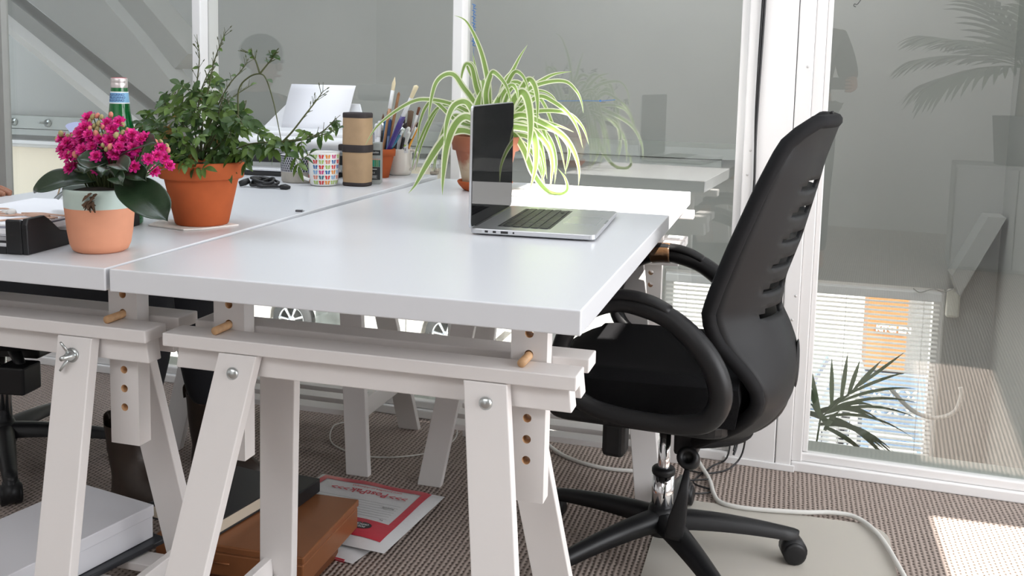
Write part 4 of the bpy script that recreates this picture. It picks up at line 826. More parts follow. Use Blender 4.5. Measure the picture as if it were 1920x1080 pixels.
# ------------------------------------------------------------------ mugs, bowl, roll, pens
CER = mat('white_ceramic', (0.78, 0.78, 0.76), 0.18, coat=0.3)
BC = [mat('motif_' + n, c, 0.3) for n, c in (('red', (0.62, 0.03, 0.03)), ('orange', (0.75, 0.26, 0.03)), ('green', (0.36, 0.50, 0.13)), ('blue', (0.03, 0.13, 0.36)), ('pink', (0.58, 0.05, 0.20)), ('sky', (0.20, 0.38, 0.60)), ('coral', (0.66, 0.22, 0.15)), ('teal', (0.03, 0.15, 0.20)))]
mg = thing('mug', 'white mug patterned with rows of colourful butterflies', 'mug', (-0.188, 1.115, zl(1.115)), 0)
rm = lambda z: interp([(0, 0.0365), (0.012, 0.0395), (0.03, 0.0415), (0.07, 0.0435), (0.09, 0.0445)], z)
b = MB().lathe([(0, 0.001), (0.030, 0), (0.0355, 0.002)] + [(rm(z), z) for z in (0.006, 0.012, 0.03, 0.05, 0.07, 0.088)] + [(0.0443, 0.0905), (0.0425, 0.0905), (0.0415, 0.085), (0.038, 0.012), (0, 0.008)], 48, 0)
seq = [[2, 0, 1, 4], [0, 2, 6, 3], [3, 0, 2, 0], [5, 4, 3, 1], [6, 7, 0, 5], [2, 0, 1, 2]]
for ri in range(6):
    for ci in range(-2, 12):
        if ci == -1: continue
        a0 = -PI / 2 - 0.10 + ci * 0.415
        zc = 0.080 - ri * 0.0138; mi = 1 + seq[ri][ci % 4]
        for sx in (-1, 1):
            for (ox, oz, rx_, rz_, rot) in ((0.0040, 0.0022, 0.0036, 0.0029, 0.5), (0.0032, -0.0026, 0.0026, 0.0028, -0.6)):
                ring = [];
                for k in range(10):
                    t = 2 * PI * k / 10; ex, ez = rx_ * math.cos(t), rz_ * math.sin(t); x = sx * (ox + ex * math.cos(rot) - ez * math.sin(rot)); z = zc + oz + ex * math.sin(rot) + ez * math.cos(rot)
                    r = rm(z) + 0.0003; a = a0 + x / r; ring.append((r * math.cos(a), r * math.sin(a), z))
                b.add(ring, [tuple(range(10)) if sx > 0 else tuple(range(9, -1, -1))], mi)
b.build('mug_body', [CER] + BC, mg).scale = (.96, .96, 1)
MB().tube(spline([(-0.030, -0.026, 0.074), (-0.044, -0.034, 0.081), (-0.054, -0.041, 0.072), (-0.0555, -0.042, 0.05), (-0.045, -0.036, 0.025), (-0.028, -0.027, 0.016)], 6), 0.0056, n=12, flat=0.8).build('handle', CER, mg)

bw = thing('cup', 'small bowl with black teardrop pattern beside the butterfly mug', 'bowl', (-0.283, 1.165, zl(1.165)))
STN = mat('stone_clay', (0.42, 0.39, 0.34), 0.75, noise=0.08, nscale=60); BWH = mat('bowl_glaze', (0.55, 0.56, 0.60), 0.35); BNV = mat('bowl_navy', (0.012, 0.014, 0.03), 0.4)
rw = lambda z: interp([(0, 0.054), (0.004, 0.0575), (0.075, 0.0615)], z)
b = MB().lathe([(0, 0), (0.054, 0), (rw(0.004), 0.004), (rw(0.03), 0.03)], 56, 0); b.lathe([(rw(0.03), 0.03), (rw(0.06), 0.06), (rw(0.073), 0.073), (0.0605, 0.0745), (0.058, 0.0735), (0.054, 0.01), (0, 0.008)], 56, 1)
for ri in range(6):
    for ci in range(48):
        zc = 0.034 + ri * 0.0066; r = rw(zc) + 0.0004; a0 = 2 * PI * (ci + 0.5 * (ri % 2)) / 48; ring = []
        for k in range(10):
            t = 2 * PI * k / 10; wx = 0.0027 * math.sin(t) * (1 - 0.55 * math.cos(t) if math.cos(t) > 0 else 1); z = zc + 0.0037 * math.cos(t); rr = rw(z) + 0.0004; ring.append((rr * math.cos(a0 + wx / rr), rr * math.sin(a0 + wx / rr), z))
        b.add(ring, [tuple(range(9, -1, -1))], 2)
b.lathe([(rw(0.071) + .0004, 0.071), (rw(0.0735) + .0004, 0.0738), (0.0605, 0.0748)], 56, 2)
b.build('bowl_body', [STN, BWH, BNV], bw).scale = (.89, .89, 1)

rl = thing('pencil_roll', 'brown canvas roll standing on end with dark elastic strap', 'roll', (-0.1065, 1.152, zl(1.152)), R(-4))
KRAFT = mat('kraft_canvas', (0.40, 0.27, 0.155), 0.75, noise=0.05, nscale=40, bump=0.2, bscale=700); DKB = mat('dark_brown_binding', (0.030, 0.022, 0.022), 0.7)
def sq(r, z, n=40, e=3.4):
    r *= .94
    return [(r * (abs(math.cos(a)) ** (2 / e)) * (1 if math.cos(a) > 0 else -1), r * 0.88 * (abs(math.sin(a)) ** (2 / e)) * (1 if math.sin(a) > 0 else -1), z) for a in [2 * PI * k / n for k in range(n)]]
def sqtube(levels, mi=0, cap=False):
    b = MB(); P = [[Vector(p) for p in sq(r, z)] for r, z in levels]; P = [row + [row[0]] for row in P]; b.grid(P, mi)
    return b
sqtube([(0.0375, 0.009), (0.0392, 0.03), (0.0392, 0.10), (0.0390, 0.16), (0.0385, 0.183)]).build('canvas', KRAFT, rl)
sqtube([(0.0, 0.0), (0.0365, 0.0), (0.0385, 0.003), (0.0385, 0.009), (0.0375, 0.0105)]).build('bottom_binding', DKB, rl)
b = sqtube([(0.0387, 0.1825), (0.0393, 0.184), (0.0393, 0.193), (0.0375, 0.196), (0.035, 0.194), (0.033, 0.190)]); 
spir = [Vector((0.034 * (1 - .75 * k / 60) * math.cos(k * .42), 0.030 * (1 - .75 * k / 60) * math.sin(k * .42), 0.1905)) for k in range(61)]
b.tube(spir, 0.0035, n=6); b.build('top_binding', DKB, rl)
sqtube([(0.0402, 0.091), (0.0408, 0.092), (0.0408, 0.110), (0.0402, 0.111)]).build('strap', DKB, rl)
MB().box(-0.054, -0.038, -0.012, 0.004, 0.092, 0.110).build('strap_loop', DKB, rl, bevel=0.004)

pb = thing('pencil_box', 'narrow grey carton of coloured pencils beside the canvas roll', 'box', (-0.0865, 1.245, zl(1.245)), R(16))
PBG = mat('grey_carton', (0.30, 0.32, 0.31), 0.5); PBK = mat('black_print', (0.015, 0.017, 0.019), 0.45)
bx(-0.022, 0.012, -0.05, 0.0, 0, 0.112).build('carton', PBG, pb, bevel=0.001); bx(-0.0224, -0.0218, -0.049, -0.001, 0.001, 0.111).build('carton_side', mat('white_carton_side', (0.72, 0.73, 0.72), 0.5), pb)
bx(-0.0218, 0.0122, -0.0506, -0.0502, 0.012, 0.047).build('lower_print', PBK, pb); bx(-0.0218, 0.0122, -0.0506, -0.0502, 0.079, 0.093).build('upper_print', PBK, pb)
cols = [(0.02, 0.20, 0.33), (0.02, 0.26, 0.30), (0.02, 0.28, 0.20), (0.05, 0.22, 0.10), (0.10, 0.24, 0.12), (0.02, 0.17, 0.12)]
b = MB(); 
for k in range(6):
    x = -0.0195 + k * 0.0054; b.box(x, x + 0.0046, -0.0507, -0.0503, 0.048, 0.066, k); b.add([(x, -0.0505, 0.066), (x + 0.0046, -0.0505, 0.066), (x + 0.0023, -0.0505, 0.072)], [(0, 1, 2)], 6)
b.build('pencil_picture', [mat('print_%d' % k, c, 0.5) for k, c in enumerate(cols)] + [mat('print_wood', (0.45, 0.25, 0.18), 0.5)], pb)
LET = mat('grey_lettering', (0.55, 0.57, 0.57), 0.5)
MB().tube(spline([(-0.018 + .0016 * k, -0.0508, 0.086 + (0.0022 if k % 2 else -0.0016) * (1.5 if k in (1, 5, 11) else 1)) for k in range(17)], 4), 0.0005, n=5).build('script_print', LET, pb); text_mesh('lettering', 'CE', 0.0062, LET, pb, (-0.006, -0.0508, 0.031), (PI / 2, 0, 0), 0.0001)
b = MB(); 
for k in range(5): b.box(-0.014, 0.004 - .003 * (k % 2), -0.0508, -0.0507, 0.016 + k * .0018, 0.0168 + k * .0018)
b.box(-0.013, 0.003, -0.0508, -0.0507, 0.040, 0.042); b.build('small_print', LET, pb)
pcl = thing('plastic_box', 'clear plastic lid box behind the pencil carton', 'box', (-0.196, 1.435, zl(1.435)), R(10)); bx(-0.02, 0.02, -0.02, 0.02, 0, 0.13).build('clear_body', glass_mat('clear_plastic', (0.88, 0.89, 0.92), 0.08, 0.1), pcl, bevel=0.006)
bx(-0.018, 0.018, -0.018, 0.018, 0.118, 0.1285).build('lid', glass_mat('frosted_lid', (0.7, 0.71, 0.74), 0.12, 0.3), pcl, bevel=0.003)

tp = thing('plant_pot', 'small empty terracotta pot holding paint brushes behind the carton', 'pot', (-0.1313, 1.36, zl(1.36)))
MB().lathe([(0, 0), (0.026, 0), (0.040, 0.062), (0.040, 0.063), (0.0445, 0.0635), (0.0455, 0.083), (0.043, 0.084), (0.041, 0.08), (0.037, 0.06), (0.024, 0.006), (0, 0.006)], 36).build('pot', TERRA, tp)
wm = thing('mug', 'cream ribbed mug filled with pens and paint brushes', 'mug', (-0.110, 1.455, zl(1.455)))
OFFW = mat('cream_ceramic', (0.72, 0.67, 0.62), 0.25, coat=0.3)
pr_ = [(0, 0.002), (0.030, 0.0), (0.034, 0.002), (0.0375, 0.010), (0.0365, 0.018), (0.0385, 0.026), (0.0372, 0.033), (0.0388, 0.041), (0.0375, 0.048), (0.0388, 0.056), (0.0378, 0.064), (0.0390, 0.077), (0.0380, 0.0785), (0.0365, 0.077), (0.0350, 0.01), (0, 0.007)]
MB().lathe(pr_, 44).build('mug_body', OFFW, wm)
MB().tube(spline([(0.035, -0.004, 0.069), (0.050, -0.006, 0.074), (0.062, -0.008, 0.064), (0.061, -0.008, 0.044), (0.050, -0.006, 0.024), (0.034, -0.004, 0.015)], 6), 0.0042, n=10).build('handle', OFFW, wm)
# pens and brushes: (base, tip, ...) tips measured in the pot / mug
def mk(name, label, base, tip, parts, cat, group):
    if tip[0] > -1: base, tip = seat(base, tip, (TPX, TPY, 0) if abs(base[1] - TPY) < .03 else (MX, MY, 0), zt + .076 if abs(base[1] - TPY) < .03 else zm + .0695, .031 if abs(base[1] - TPY) < .03 else .028)
    base, tip = Vector(base), Vector(tip); t = thing(name, label, cat, base, 0, group); d = tip - base; L = d.length; t.rotation_euler = d.to_track_quat('Z', 'Y').to_euler()
    for pn, prof, m, fl in parts: MB().lathe([(r, z * L) for r, z in prof], 14, sy=fl).build(pn, m, t)
    return t
def brush(label, base, tip, hc, r, ferr=(0.72, 0.88), fl=1.0, bris=(0.62, 0.48, 0.30), fcol=None, point=False):
    hm = mat('handle_paint', hc, 0.3, coat=0.3); fm = ZINC if fcol is None else mat('ferrule_paint', fcol, 0.3); bm2 = mat('bristles', bris, 0.85)
    a, c = ferr
    return mk('paint_brush', label, base, tip, [('handle', [(0, 0), (r * .55, 0), (r * .8, .35), (r, a - .12), (r * .85, a), (0, a)], hm, 1.0), ('ferrule', [(r * .8, a - .01), (r * 1.05, a), (r * 1.0, c), (0, c)], fm, fl), ('bristles', [(r * .95, c - .01), (r * (1.15 if not point else 1.0), c + (1 - c) * .5), (r * (1.25 if not point else .25), .985), (0, 1)], bm2, fl)], 'paint brush', 'brushes in the pots')
def pen(label, base, tip, col, r, capc=None, tipc=None):
    P = [('barrel', [(0, 0), (r * .8, 0), (r, .02), (r, .72), (0, .72)], mat('barrel_plastic', col, 0.3), 1.0), ('cap', [(r * 1.08, .70), (r * 1.08, .96), (r * .8, .99), (0, 1)], mat('cap_plastic', capc or col, 0.3), 1.0)]
    return mk('pen', label, base, tip, P, 'pen', 'pens in the pots')
TPX, TPY, MX, MY = -0.1313, 1.36, -0.110, 1.455
zt, zm = zl(TPY) + 0.008, zl(MY) + 0.009
def seat(base, tip, c, zr, rad):
    """slide the foot of a pen so that it leans on the inside of the rim"""
    base, tip, c = Vector(base), Vector(tip), Vector(c); t = (zr - base.z) / (tip.z - base.z)
    for _ in range(30):
        p = base.lerp(tip, t); d = Vector((p.x - c.x, p.y - c.y, 0))
        if d.length > rad: base -= d.normalized() * (d.length - rad) / (1 - t) * .6
        e = Vector((base.x - c.x, base.y - c.y, 0))
        if e.length > rad * .72: base -= e.normalized() * (e.length - rad * .72)
    p = base.lerp(tip, t); d = Vector((p.x - c.x, p.y - c.y, 0))
    if d.length > rad: tip = tip - d.normalized() * (d.length - rad) / t
    return tuple(base), tuple(tip)
def tb(dx, dy): return (TPX + dx, TPY + dy, zt)
def mb_(dx, dy): return (MX + dx, MY + dy, zm)
brush('tall wooden brush with a slim white ferrule and pale pointed tip', tb(-.006, .010), (-0.0975, 1.385, 1.116), (0.42, 0.22, 0.10), 0.0055, (.68, .86), bris=(0.72, 0.62, 0.42), fcol=(0.75, 0.75, 0.75), point=True)
mk('wooden_stick', 'brown stained wooden stick leaning in the terracotta pot', tb(.004, .014), (-0.0880, 1.395, 1.073), [('stick', [(0, 0), (0.006, 0), (0.0085, .6), (0.0085, .97), (0, 1)], mat('stained_wood', (0.30, 0.14, 0.06), 0.6, noise=.3, nscale=50), 0.5)], 'stick', None)
brush('wide purple-handled brush with pale flat bristles', tb(.010, -.004), (-0.012, 1.34, 1.094), (0.045, 0.025, 0.19), 0.0085, (.66, .86), fl=.55, bris=(0.76, 0.66, 0.45), fcol=(0.72, 0.72, 0.76))
brush('teal blue-handled brush leaning beside the purple one', tb(.018, .002), (-0.052, 1.37, .986), (0.01, 0.16, 0.28), 0.006, (.78, .90), bris=(0.04, 0.03, 0.03), point=True)
brush('brush with a round fluffy brown head', mb_(.008, .012), (-0.0700, 1.445, 1.018), (0.04, 0.035, 0.03), 0.007, (.55, .66), bris=(0.13, 0.085, 0.055))
brush('thin black brush leaning furthest right out of the mug', mb_(.012, -.004), (-0.002, 1.40, 0.990), (0.015, 0.015, 0.015), 0.0032, (.66, .88), bris=(0.05, 0.04, 0.03), point=True)
brush('slim brush with a white ferrule and rust brown tip', mb_(.016, .008), (-0.034, 1.42, 1.03), (0.62, 0.60, 0.56), 0.0035, (.70, .88), bris=(0.16, 0.06, 0.03), fcol=(0.75, 0.75, 0.75))
brush('black brush with a dark orange pointed tip at the back left', tb(.004, .022), (-0.127, 1.41, 1.022), (0.02, 0.02, 0.022), 0.004, (.74, .88), bris=(0.18, 0.07, 0.03), point=True)
brush('dark brown tipped brush standing furthest left', tb(-.008, .020), (-0.139, 1.40, 1.008), (0.03, 0.03, 0.03), 0.004, (.72, .84), bris=(0.14, 0.07, 0.04), point=True)
brush('fine brush with black tip behind the purple brush', mb_(-.012, .016), (-0.092, 1.45, 0.998), (0.30, 0.18, 0.10), 0.003, (.74, .88), bris=(0.04, 0.03, 0.02), point=True)
pen('white marker standing at the far left of the pens', tb(-.016, .006), (-0.1590, 1.40, 0.978), (0.70, 0.70, 0.72), 0.0062)
pen('clear plastic pen with a yellow band in the terracotta pot', tb(-.010, -.006), (-0.1430, 1.385, 0.987), (0.66, 0.66, 0.68), 0.006)
pen('bright blue pen leaning in the terracotta pot', tb(-.014, .016), (-0.1330, 1.41, 0.990), (0.02, 0.22, 0.48), 0.006)
pen('dark blue pen behind the wooden stick', tb(.012, .012), (-0.1090, 1.38, 0.994), (0.02, 0.05, 0.14), 0.005)
pen('white pen with pink lettering in the mug', mb_(-.018, .002), (-0.0950, 1.44, 0.980), (0.72, 0.70, 0.71), 0.0055)
pen('white pen leaning left in the cream mug', mb_(-.006, .010), (-0.1060, 1.46, 0.985), (0.70, 0.70, 0.70), 0.0045)
pen('white marker with a teal band at the front of the mug', mb_(.004, -.012), (-0.0640, 1.415, 0.970), (0.72, 0.72, 0.72), 0.0055, (0.70, 0.70, 0.70))
pen('yellow orange pen at the right of the mug', mb_(.014, .016), (-0.0390, 1.43, 0.984), (0.78, 0.33, 0.02), 0.0048)
pen('crimson pen beside the yellow one', mb_(.012, .004), (-0.0560, 1.44, 0.981), (0.20, 0.01, 0.08), 0.0045)
pen('lime green highlighter with a white cap', mb_(.010, -.012), (-0.0540, 1.405, 0.957), (0.45, 0.60, 0.14), 0.0055, (0.70, 0.71, 0.68))
pen('black pen at the front left of the mug', mb_(-.016, -.010), (-0.1060, 1.42, 0.950), (0.015, 0.015, 0.018), 0.0055)
pen('black marker in the middle of the mug', mb_(-.002, -.010), (-0.0800, 1.42, 0.940), (0.015, 0.015, 0.018), 0.006)
tg = thing('price_tag', 'white tag with black numerals sticking out of the cream mug', 'tag', (-0.082, 1.428, zl(1.43) + 0.068), R(8)); bx(-0.010, 0.010, -0.0005, 0.0005, 0, 0.028).build('card', PAPER, tg); text_mesh('lettering', '51', 0.011, PBK, tg, (0.0, -0.0008, 0.010), (PI / 2, R(8), 0), 0.0001, bold=.0002)

# ------------------------------------------------------------------ printer with paper
PRW = mat('printer_white', (0.74, 0.75, 0.77), 0.35); PRG = mat('printer_grey', (0.50, 0.53, 0.53), 0.35); PRD = mat('printer_dark', (0.02, 0.02, 0.022), 0.4)
pn = thing('printer', 'white inkjet printer with paper standing in its rear tray', 'printer', (-0.385, 1.39, zl(1.39)), R(4))
MB().prism([(-0.19, -0.11), (0.19, -0.11), (0.205, -0.09), (0.21, 0.10), (0.19, 0.12), (-0.19, 0.12), (-0.21, 0.10), (-0.205, -0.09)], 0.072, 0.128).build('body', PRW, pn, bevel=0.010, seg=3)
bx(-0.19, 0.19, -0.095, 0.11, 0.012, 0.072).build('lower_body', PRG, pn, bevel=0.006)
b = MB()     # curved front lip
P = [[Vector((x, y, z)) for y, z in ((-0.10, 0.072), (-0.125, 0.080), (-0.135, 0.093), (-0.128, 0.106), (-0.10, 0.116))] for x in (-0.19, -0.1, 0.0, 0.1, 0.19)]
b.grid(P); b.build('front_lip', PRW, pn, solid=0.004)
bx(-0.17, 0.17, -0.0965, -0.09, 0.035, 0.062).build('paper_slot', PRD, pn)
bx(-0.165, 0.15, -0.15, -0.06, 0.014, 0.022).build('output_tray', PRW, pn, bevel=0.003); bx(-0.165, 0.15, -0.14, 0.08, 0.0, 0.0115).build('foot', PRD, pn)
text_mesh('lettering', 'Canon', 0.021, PBK, pn, (-0.128, -0.1105, 0.1075), (PI / 2, 0, 0), 0.0004, bold=0.0006)
rt = MB().hexa([(-0.175, 0.075, 0.125), (0.165, 0.075, 0.125), (0.165, 0.081, 0.125), (-0.175, 0.081, 0.125)], [(-0.105, 0.11, 0.205), (0.130, 0.11, 0.205), (0.130, 0.116, 0.205), (-0.105, 0.116, 0.205)]).build('rear_tray', PRW, pn, bevel=0.003)
sh_ = tag(MB().grid([[Vector((x * (1 - .0 * k), y, z)) + Vector((0.012 * k / 6, 0, 0)) for x in (-0.105, 0, 0.105)] for k, (y, z) in enumerate(((0.055, 0.118), (0.062, 0.145), (0.071, 0.175), (0.082, 0.20), (0.092, 0.225), (0.101, 0.245), (0.108, 0.260)))]).build('paper_sheet', PAPER, solid=0.003), 'white paper standing in the printer tray', 'paper')
sh_.matrix_world = Matrix.Translation((-0.385, 1.39, zl(1.39))) @ Matrix.Rotation(R(4), 4, 'Z')
# black cable heap, binder clip, USB receiver
rng = random.Random(14); b = MB(); pts = []
for k in range(16):
    a = k * 1.9; pts.append((0.036 * math.cos(a) + rng.uniform(-.012, .012), 0.014 * math.sin(a) + rng.uniform(-.008, .008), 0.006 + 0.012 * (k % 3) * .8))
b.tube(spline([(-0.06, -0.006, 0.004), (-0.055, 0.0, 0.012)] + pts + [(0.045, -0.01, 0.006), (0.062, -0.012, 0.004)], 6), 0.0034, n=7)
cbh = thing('power_cable', 'tangled black power cable beside the teardrop bowl', 'cable', (-0.298, 1.0, zl(1.0))); b.build('cord', CABLEB, cbh)
MB().tube([(-0.066, -0.016, 0.008), (-0.055, -0.008, 0.012), (-0.045, 0.0, 0.017)], [0.007, 0.009, 0.0075], n=10).build('plug', CABLEB, cbh); MB().tube([(0.052, -0.014, 0.006), (0.066, -0.012, 0.007), (0.078, -0.010, 0.006)], [0.006, 0.008, 0.004], n=10).build('connector', CABLEB, cbh)
bc = thing('binder_clip', 'taupe binder clip on the back corner of the left desktop', 'clip', (-0.012, 1.497, zl(1.5)))
TAU = mat('taupe_metal', (0.33, 0.29, 0.24), 0.45, metal=0.3); bx(-0.012, 0.012, -0.012, 0.006, 0.0005, 0.010).build('clip_body', TAU, bc, bevel=0.003); MB().tube([(-0.012, -0.006, 0.004), (-0.011, -0.006, 0.030), (0.008, -0.006, 0.032), (0.010, -0.006, 0.012)], 0.0009, n=6).build('wire_handle', ZINC, bc); MB().sphere((0.006, -0.002, 0.012), 0.009, 0.008, 0.008).build('clip_spring', TAU, bc)
us = thing('usb_receiver', 'tiny grey USB receiver lying beside the seam of the desktops', 'receiver', (-0.018, 0.655, zl(0.655)), R(12)); bx(-0.007, 0.009, -0.004, 0.004, 0, 0.0045).build('shell', mat('grey_shell', (0.13, 0.13, 0.14), 0.35, metal=.5), us, bevel=0.0012); bx(0.009, 0.012, -0.0025, 0.0025, 0.001, 0.0035).build('plug', ZINC, us)

# ------------------------------------------------------------------ letter tray, papers, earphones
TR0 = Vector((-0.300, 0.030, zl(0.05)))
tr = thing('letter_tray', 'black plastic letter tray full of papers at the front left', 'tray', TR0, R(5))
tr.rotation_euler = (TILT, 0, R(5))
# side panel: tall front horn, dipping, low run to the back
def side_panel(x0, x1):
    prof = [(0.0, 0.0), (0.33, 0.0), (0.33, 0.026), (0.27, 0.026), (0.11, 0.024), (0.085, 0.030), (0.055, 0.054), (0.045, 0.060), (0.002, 0.060), (-0.002, 0.05)]
    return MB().prism(prof, x0, x1, M=Matrix(((0, 0, 1, 0), (1, 0, 0, 0), (0, 1, 0, 0), (0, 0, 0, 1))))
side_panel(0.108, 0.118).build('side_panel', BLACKP, tr, bevel=0.002); side_panel(-0.128, -0.118).build('side_panel', BLACKP, tr, bevel=0.002)
bx(0.078, 0.108, -0.002, 0.005, 0, 0.058).build('front_corner', BLACKP, tr, bevel=0.003); bx(-0.118, -0.09, -0.002, 0.005, 0, 0.058).build('front_corner', BLACKP, tr, bevel=0.003)
bx(-0.118, 0.108, 0.0, 0.33, 0.004, 0.008).build('tray_floor', BLACKP, tr); bx(-0.09, 0.078, -0.001, 0.004, 0.0, 0.012).build('front_lip', BLACKP, tr, bevel=0.001); bx(-0.118, 0.108, 0.325, 0.33, 0.0, 0.024).build('back_panel', BLACKP, tr)
rng = random.Random(8); z = 0.0085
for k in range(7):
    th = (0.008, 0.003, 0.009, 0.003, 0.010, 0.003, 0.004)[k]; m = (PAPER, PRD, mat('grey_paper', (0.42, 0.42, 0.44), .6), PAPER, PAPER, mat('blue_edge_paper', (0.35, 0.36, 0.45), .6), PAPER)[k]
    lb_ = ('sheaf of white paper at the bottom of the tray stack', 'thin black folder low in the tray stack', 'grey bundle in the middle of the tray stack', 'thin white sheaf above the grey bundle', 'thick white sheaf near the top of the tray stack', 'thin bluish folder just under the top paper', 'white sheaf on top of the tray under the earphone cord')[k]
    o = tag(bx(-0.105, 0.100, -0.002 + rng.uniform(0, .006), 0.305, 0, th - .0003).build('paper_stack', m, bevel=0.0006, seg=1), lb_, 'papers', 'papers in the letter tray'); o.location = TR0 + Vector((rng.uniform(-.003, .003), .008, z)); o.rotation_euler = (0, 0, R(5 + rng.uniform(-.6, .6))); z += th
ztop = TR0.z + z + 0.0012
EAR = mat('blush_cord', (0.56, 0.36, 0.27), 0.5); EARW = mat('white_bud', (0.70, 0.68, 0.65), 0.35)
ep = thing('earphones', 'pink and white earphone cord tangled on the paper stack', 'earphones', (TR0.x, 0.1, ztop))
E_ = [[(-0.10, 0.05, 0), (-0.055, 0.075, .001), (-0.03, 0.06, .001), (-0.035, 0.02, .0015), (-0.08, -0.01, 0)],
      [(-0.11, -0.002, 0), (-0.05, 0.005, .0), (0.0, 0.012, 0), (0.04, 0.022, .002), (0.075, 0.03, .001), (0.10, 0.03, 0)],
      [(-0.10, -0.035, 0), (-0.06, -0.02, 0), (-0.03, -0.005, .002), (0.005, 0.018, .003), (0.045, 0.025, .001)],
      [(0.02, 0.035, .002), (0.045, 0.055, .001), (0.075, 0.05, .001), (0.105, 0.053, 0)],
      [(-0.11, -0.05, 0), (-0.075, -0.045, .001), (-0.03, -0.05, 0), (0.0, -0.068, 0)], [(0.0, -0.064, 0), (0.035, -0.045, 0), (0.06, -0.01, .001), (0.10, 0.025, 0)]]
b = MB()
for p in E_: b.tube(spline(p, 6), 0.0016, n=6)
b.build('cord', EAR, ep)
MB().sphere((0.012, 0.022, 0.005), 0.009, 0.007, 0.0065).build('earbud', EARW, ep); MB().tube([(-0.004, 0.018, 0.005), (0.006, 0.02, 0.005)], [0.003, 0.005], n=8).build('earbud_stem', EARW, ep)
MB().tube([(0.042, 0.022, .002), (0.055, 0.026, .0025), (0.085, 0.028, .002)], [0.0022, 0.0042, 0.003], n=8).build('cord_slider', EAR, ep)

# ------------------------------------------------------------------ under the desks
WBX = mat('white_box_card', (0.68, 0.68, 0.715), 0.5)
wb = thing('storage_box', 'white lidded box on the shelf of the left front trestle', 'box', (-0.190, 0.368, 0.1795), R(-11))
bx(-0.205, -0.002, -0.36, -0.002, 0, 0.062).build('box_body', WBX, wb, bevel=0.001); bx(-0.207, 0.0, -0.362, 0.0, 0.044, 0.068).build('lid', WBX, wb, bevel=0.0015)
fo = tag(bx(-0.23, 0.02, -0.36, 0.02, 0, 0.010).build('folder', mat('black_folder', (0.025, 0.028, 0.034), 0.35), bevel=0.002), 'glossy black folder lying under the white lidded box', 'folder'); fo.location = (-0.190, 0.360, 0.1685); fo.rotation_euler = (0, 0, R(-13))
COP = mat('copper_card', (0.30, 0.115, 0.045), 0.36, metal=0.35, noise=.05, nscale=20)
cp = thing('copper_box', 'copper coloured lidded box on the carpet by the nearest trestle', 'box', (-0.08, 0.64, 0.045), R(2))
bx(-0.20, 0.150, -0.148, 0.148, 0, 0.052).build('box_body', COP, cp, bevel=0.004); bx(-0.202, 0.152, -0.150, 0.150, 0.0535, 0.070).build('lid', COP, cp, bevel=0.003)
bx(-0.196, 0.148, -0.146, 0.146, 0.05, 0.055).build('seam', mat('copper_seam', (0.5, 0.24, 0.12), 0.3, metal=.7), cp); MB().tube([(-0.06, -0.1495, 0.03), (-0.02, -0.1495, 0.03)], 0.002, n=6).build('pull_tab', COP, cp)
cp2 = thing('copper_box', 'darker copper box underneath the lidded copper one', 'box', (-0.09, 0.62, 0.0), R(0)); bx(-0.18, 0.135, -0.11, 0.11, 0, 0.0445).build('box_body', mat('dark_copper_card', (0.17, 0.06, 0.025), 0.45, metal=.3), cp2, bevel=0.003)
bk = thing('notebook', 'black notebook with cream pages lying on the copper box', 'book', (-0.222, 0.665, 0.1155), R(-9)); bx(-0.10, 0.10, -0.13, 0.13, 0, 0.004).build('cover', PRD, bk, bevel=0.001); bx(-0.098, 0.097, -0.128, 0.127, 0.004, 0.030).build('pages', mat('cream_pages', (0.55, 0.48, 0.38), 0.8), bk); bx(-0.10, 0.10, -0.13, 0.13, 0.030, 0.034).build('cover', PRD, bk, bevel=0.001)
MB().tube(spline([(0.06, -0.131, 0.028), (0.045, -0.135, 0.012), (0.02, -0.14, 0.0)], 5), 0.002, n=6).build('ribbon', PRD, bk)
bk2 = tag(bx(-0.045, 0.025, -0.06, 0.06, 0, 0.034).build('black_case', BLACKP, bevel=0.003), 'small black case on the copper box beside the notebook', 'case'); bk2.location = (-0.068, 0.745, 0.1155); bk2.rotation_euler = (0, 0, R(-4))
